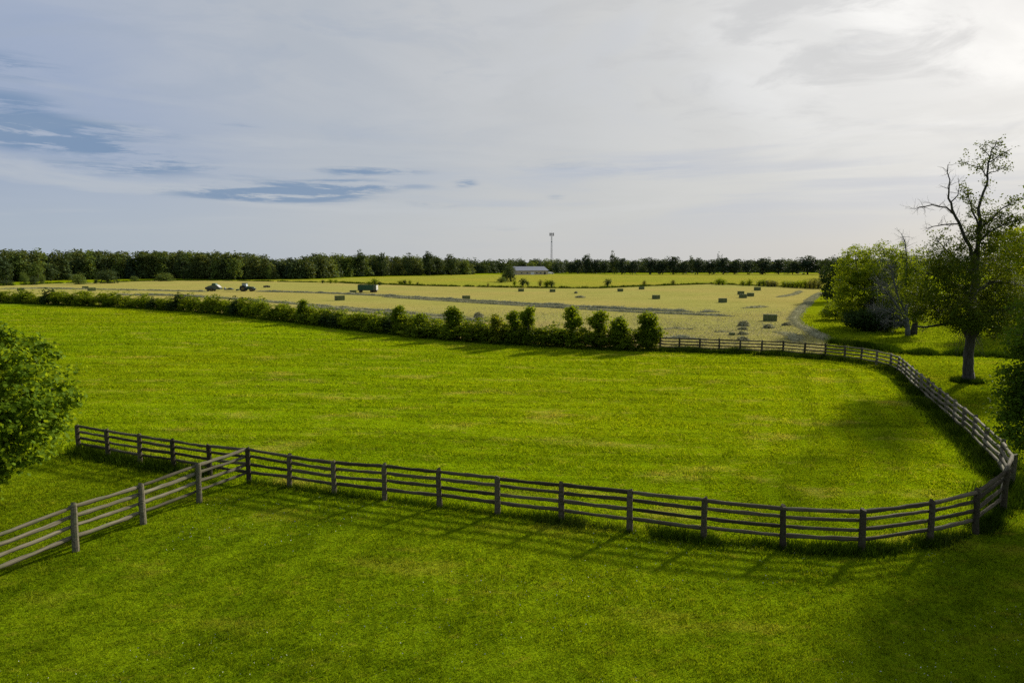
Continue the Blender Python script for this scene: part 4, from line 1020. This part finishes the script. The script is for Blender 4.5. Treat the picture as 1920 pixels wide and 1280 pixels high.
# ------------------------------------------------------------------ machines
M['green_paint'] = simple('dark_green_paint', (.020, .075, .035), .4)
M['green_grey'] = simple('dusty_green_paint', (.085, .105, .065), .7)
M['rubber'] = simple('tyre_rubber', (.022, .022, .022), .85)
M['yellow'] = simple('yellow_rim_paint', (.11, .095, .02), .6)
M['glass'] = simple('cab_glass', (.38, .42, .45), .12, 0, .05)
M['dark_metal'] = simple('dark_steel', (.05, .052, .05), .55, .5)
M['pale_grey'] = simple('pale_grey_paint', (.42, .42, .40), .5)
def wheel(parent, x_, y_, r, wd, rim=True):
    mb = MB(); pts = [(x_, y_ - wd / 2, r), (x_, y_ - wd * .42, r), (x_, y_ + wd * .42, r), (x_, y_ + wd / 2, r)]
    mb.tube(pts, [r * .86, r, r, r * .86], 20); wl = mb.build('wheel', M['rubber'], parent)
    MB().tube([(x_, y_ - wd / 2 - .02, r), (x_, y_ + wd / 2 + .02, r)], [r * .52, r * .52], 14).build('rim', M['yellow'], wl)
    return wl
# tractor, heading right (+x)
b = G(462, 546); r = thing('tractor', 'dark green cab tractor driving to the right along the hay row', 'tractor', b, R(2) - 0.0)
mb = MB(); mb.prism([(.2, .75), (2.35, .72), (2.45, 1.0), (2.35, 1.42), (.2, 1.68)], -.42, .42); mb.box(-1.0, .6, -.32, .32, .55, .95); mb.build('hood', M['green_paint'], r)
MB().prism([(-1.0, 1.0), (.15, 1.0), (.3, 1.65), (.12, 2.55), (-.92, 2.55), (-1.08, 1.6)], -.72, .72).build('cab', M['glass'], r)
mb = MB(); mb.box(-1.1, .32, -.8, .8, 2.56, 2.76)
for yy in (-.735, .735):
    for (xa, xb) in ((-1.0, -.92), (.16, .12), (-.42, -.42)): mb.tube([(xa, yy, 1.0), (xb, yy, 2.58)], .05, 6)
mb.build('roof', M['green_paint'], r)
for yy in (-.85, .85):
    wheel(r, -.75, yy, .92, .5); wheel(r, 1.75, yy, .62, .4)
    MB().prism([(-1.65, 1.3), (-1.3, 1.85), (-.4, 1.98), (.1, 1.7), (.1, 1.6), (-.45, 1.88), (-1.25, 1.75), (-1.55, 1.25)], yy - .3, yy + .3).build('mudguard', M['green_paint'], r)
MB().tube([(1.0, -.3, 1.5), (1.0, -.3, 2.35)], .05, 8).build('exhaust', M['dark_metal'], r)
mb = MB(); mb.box(2.46, 2.85, -.4, .4, .55, .95); mb.build('front_weight', M['dark_metal'], r)
mb = MB(); mb.tube([(-1.2, -.35, .6), (-2.6, -.9, .35)], .07, 6); mb.tube([(-1.2, .35, .6), (-2.6, .9, .35)], .07, 6); mb.box(-2.75, -2.45, -1.1, 1.1, .25, .75); mb.build('rear_linkage', M['green_paint'], r)
for yy in (-.28, .28): MB().tube([(2.4, yy, 1.15), (2.47, yy, 1.15)], .09, 10).build('headlight', M['pale_grey'], r)
r.scale = (1.1, 1.1, 1.0)
# baler
b = G(403, 545.5); r = thing('hay_baler', 'dusty green square hay baler trailing left behind the tractor', 'baler', b)
mb = MB(); mb.prism([(-2.3, .55), (2.1, .5), (2.3, .95), (1.4, 1.35), (.9, 1.9), (-.2, 2.05), (-1.6, 1.75), (-2.35, 1.45)], -1.0, 1.0); mb.build('body', M['green_grey'], r)
MB().prism([(-.75, 2.0), (.75, 1.98), (.6, 2.55), (-.5, 2.62)], -.8, .8).build('hopper', M['green_paint'], r)
MB().box(-3.0, -2.36, -.62, .62, .6, 1.3).build('bale_chamber', M['dark_metal'], r)
mb = MB(); mb.prism([(1.0, 1.95), (1.9, 1.2), (1.95, 1.28), (1.05, 2.05)], -1.02, 1.02); mb.build('guard_panel', M['pale_grey'], r)
for yy in (-1.1, 1.1): wheel(r, -.6, yy, .55, .4); wheel(r, -1.8, yy, .5, .35)
mb = MB(); mb.tube([(2.2, 0, .7), (3.6, 0, .6), (6.6, 0, .55)], .08, 8); mb.build('drawbar', M['dark_metal'], r)
mb = MB(); mb.prism([(3.3, .35), (6.0, .35), (6.3, .6), (5.6, 1.0), (4.9, 1.1), (4.3, .75), (3.6, .8), (3.45, 1.25), (3.25, 1.2)], -.5, .5); mb.build('pickup_table', M['green_grey'], r)
# small rake out in the field
b = G(500, 539); r = thing('hay_rake', 'low dark hay rake parked out beyond the tractor', 'hay rake', b)
mb = MB(); mb.tube([(-1.1, 0, .5), (1.1, 0, .55)], .08, 6); mb.tube([(0, 0, .52), (.1, -1.2, .45)], .06, 6); mb.tube([(-.6, .3, .5), (.5, .35, .75)], .06, 6); mb.box(-.5, .4, -.15, .15, .5, .8); mb.build('frame', M['dark_metal'], r)
for xx in (-.95, -.3, .4, 1.05):
    mb = MB(); mb.tube([(xx, -.05, .36), (xx, .05, .36)], .36, 14)
    for k in range(14):
        a = k * .449; mb.tube([(xx, 0, .36), (xx + .05, math.cos(a) * .5 * .3, .40 + math.sin(a) * .36)], .015, 4)
    mb.build('rake_wheel', M['dark_metal'], r)
# wagon
b = G(690, 548); r = thing('hay_wagon', 'green high-sided hay wagon with a pale tailboard, parked behind the bales', 'wagon', b, R(-4)); r.scale = (1, 1, 1)
MB().box(-3.0, 3.0, -1.15, 1.15, .62, .78).build('bed', M['dark_metal'], r)
for yy, s_ in ((-1.15, 1), (1.15, -1)):
    mb = MB()
    for k in range(5): mb.box(-3.0, 2.0, yy - .02, yy + .02, .80 + k * .31, 1.08 + k * .31)
    for xx in (-2.9, -1.7, -.5, .7, 1.95): mb.box(xx - .05, xx + .05, yy - .03 - .05 * (s_ > 0), yy - .03 + .05 * (s_ < 0) + .01, .79, 2.36)
    mb.build('side_panel', M['green_grey'] if False else M['wagon_green'] if 'wagon_green' in M else M['green_paint'], r)
    mb = MB(); mb.box(2.02, 3.0, yy - .025, yy + .025, .80, 2.3); mb.build('pale_panel', M['green_grey'], r)
MB().box(2.96, 3.02, -1.12, 1.12, .80, 2.3).build('tailboard', M['pale_grey'], r)
MB().box(-3.02, -2.96, -1.12, 1.12, .80, 2.3).build('headboard', M['green_paint'], r)
q_ = np.random.default_rng(5)
c = np.stack([q_.uniform(-2.85, 2.85, 1500), q_.uniform(-1.05, 1.05, 1500), q_.uniform(1.9, 2.45, 1500)], 1)
ld = tag(link('hay_load', leaf_mesh('hay_load', c, q_.normal(size=c.shape) + np.array([0, 0, 1.]), np.full(1500, .4), RHOMB, M['bale'], q_), None, b, (0, 0, R(-4))), 'loose hay heaped inside the green wagon', 'hay')
for xx in (-2.3, 1.3, 2.35):
    for yy in (-.9, .9): wheel(r, xx, yy, .36, .25)
mb = MB(); mb.tube([(-3.0, 0, .6), (-4.6, 0, .45)], .06, 6); mb.tube([(-2.3, -.9, .36), (-2.3, .9, .36)], .05, 6); mb.tube([(1.3, -.9, .36), (1.3, .9, .36)], .05, 6); mb.build('drawbar', M['dark_metal'], r)

# ------------------------------------------------------------------ buildings, tower, vehicle
m, t = new_mat('metal_roof')
tc = t.n('ShaderNodeTexCoord').outputs['Object']
wv = t.n('ShaderNodeTexWave', wave_type='BANDS', bands_direction='X'); t.put(wv.inputs['Vector'], tc); wv.inputs['Scale'].default_value = .32; wv.inputs['Distortion'].default_value = .2
M['roof'] = finish(m, t, t.mix(wv.outputs['Fac'], (.085, .10, .135), (.17, .19, .23)), .6, wv.outputs['Fac'], .3, .05, 0)
M['cream'] = simple('cream_siding', (.42, .37, .26), .8, 0, .12, .6)
M['trim'] = simple('white_trim', (.62, .62, .60), .6)
M['dark_glass'] = simple('dark_window', (.03, .035, .04), .2)  # one even dark tone for panes, van window and barn door
M['white'] = simple('white_paint', (.8, .8, .8), .35, 0, .03)
M['tower_steel'] = simple('galvanised_steel', (.20, .215, .25), .5, .3)
b = G(990, 514.8); r = thing('barn', 'long low barn with blue-grey metal roof and cream walls', 'barn', b, R(28))
L2, W2, E, RG = 14.0, 7.0, 3.3, 6.2
MB().prism([(-W2, 0), (W2, 0), (W2, E), (0, RG - .25), (-W2, E)], -L2, L2).raw([], []).build('wall', M['cream'], r).rotation_euler = (0, 0, math.pi / 2)
mb = MB(); mb.raw([(-L2 - .6, -W2 - .7, E - .18), (L2 + .6, -W2 - .7, E - .18), (L2 + .6, 0, RG), (-L2 - .6, 0, RG), (L2 + .6, W2 + .7, E - .18), (-L2 - .6, W2 + .7, E - .18),
                   (-L2 - .6, -W2 - .7, E - .03), (L2 + .6, -W2 - .7, E - .03), (L2 + .6, 0, RG + .15), (-L2 - .6, 0, RG + .15), (L2 + .6, W2 + .7, E - .03), (-L2 - .6, W2 + .7, E - .03)],
                  [(0, 1, 2, 3), (3, 2, 4, 5), (6, 9, 8, 7), (9, 11, 10, 8), (0, 6, 7, 1), (4, 10, 11, 5), (1, 7, 8, 2), (2, 8, 10, 4), (0, 3, 9, 6), (3, 5, 11, 9)])
mb.build('roof', M['roof'], r)
for xx in (-9.5, -4.5, 4, 7.5):
    wdw = MB().box(xx - .6, xx + .6, -W2 - .05, -W2 - .003, 1.0, 1.9).build('window', M['dark_glass'], r)
    mb = MB(); mb.box(xx - .7, xx + .7, -W2 - .08, -W2 - .003, 1.903, 2.0); mb.box(xx - .7, xx + .7, -W2 - .1, -W2 - .003, .9, .997); mb.build('frame', M['trim'], wdw)
MB().box(10.4, 12.0, -W2 - .06, -W2 - .003, .02, 2.15).build('door', M['dark_glass'], r)
MB().box(-1.6, 1.6, -W2 - .07, -W2 - .003, .02, 2.3).build('door', M['trim'], r)
# pale house behind the trees
b = G(1050, 510.5); r = thing('house', 'pale gabled house half hidden by trees right of the tower', 'house', b, R(-8))
MB().prism([(-3.6, 0), (3.6, 0), (3.6, 3.8), (0, 6.0), (-3.6, 3.8)], -3, 3).build('wall', M['white'], r)
mb = MB(); mb.prism([(-4.0, 3.65), (0, 6.15), (4.0, 3.65), (4.0, 3.85), (0, 6.4), (-4.0, 3.85)], -3.4, 3.4); mb.build('roof', M['trim'], r)
for xx in (-1.7, 1.7): MB().box(xx - .5, xx + .5, -3.06, -3.003, 3.0, 4.2).build('window', M['dark_glass'], r)
# white van
b = G(1033, 514.0); r = thing('white_van', 'white van parked at the right end of the barn', 'van', b, R(5))
MB().prism([(-2.2, .4), (2.25, .4), (2.3, .95), (1.5, 1.15), (.95, 1.85), (-2.1, 1.9), (-2.25, 1.2)], -.9, .9).build('body', M['white'], r)
mb = MB(); mb.prism([(.2, 1.2), (1.3, 1.2), (.9, 1.7), (.2, 1.72)], -.92, .92); mb.build('window', M['dark_glass'], r)
for xx in (-1.4, 1.4):
    for yy in (-.8, .8): MB().tube([(xx, yy - .12, .36), (xx, yy + .12, .36)], .36, 14).build('wheel', M['rubber'], r)
# lattice tower
Dw = 640.0; k = Dw / FPX; px0 = 1033.5
base = np.array([(px0 - 960) / FPX * Dw, Dw, 0.0]); Ht = float(P3(px0, 437, Dw)[2])
r = thing('cell_tower', 'slim grey lattice mast with antennas, rising behind the barn', 'tower', base)
def half(z): return 1.0 - .55 * z / Ht
mb = MB(); zs = np.linspace(0, Ht, 19)
cs = [(-1, -1), (1, -1), (1, 1), (-1, 1)]
for sx, sy in cs: mb.tube([(sx * half(z), sy * half(z), z) for z in zs], .075, 5)
mb.build('legs', M['tower_steel'], r); mb = MB()
for i in range(18):
    z0, z1 = zs[i], zs[i + 1]
    for j in range(4):
        a, c_ = cs[j], cs[(j + 1) % 4]
        A, C_ = (a[0] * half(z0), a[1] * half(z0), z0), (c_[0] * half(z1), c_[1] * half(z1), z1)
        if i % 2: A, C_ = (c_[0] * half(z0), c_[1] * half(z0), z0), (a[0] * half(z1), a[1] * half(z1), z1)
        mb.tube([A, C_], .035, 4); mb.tube([(a[0] * half(z1), a[1] * half(z1), z1), (c_[0] * half(z1), c_[1] * half(z1), z1)], .03, 4)
mb.build('bracing', M['tower_steel'], r)
mb = MB(); mb.box(-.12, .12, -1.1, -1.02, 0, Ht - 3); mb.build('cable_ladder', M['dark_metal'], r)
mb = MB()
for zz_ in (Ht - 2.3, Ht - .6): mb.tube([(math.cos(a) * 1.9, math.sin(a) * 1.9, zz_) for a in np.linspace(0, 6.283, 13)], .07, 5, False)
for a in np.linspace(0, 6.283, 7)[:-1]: mb.tube([(0, 0, Ht - 1.4), (math.cos(a) * 1.9, math.sin(a) * 1.9, Ht - 1.4)], .06, 4)
mb.build('platform', M['dark_metal'], r)
for a in np.linspace(0, 6.283, 10)[:-1]:
    x_, y_ = math.cos(a) * 2.0, math.sin(a) * 2.0
    MB().box(x_ - .16, x_ + .16, y_ - .1, y_ + .1, Ht - 2.6, Ht + .2).build('antenna', M['dark_metal'], r)
MB().tube([(0, 0, Ht - .5), (0, 0, Ht + 1.6)], .05, 5).build('lightning_rod', M['dark_metal'], r)
MB().tube([(0, -.9, Ht * .78), (0, -1.25, Ht * .78)], [.55, .6], 12).build('dish', M['pale_grey'], r)
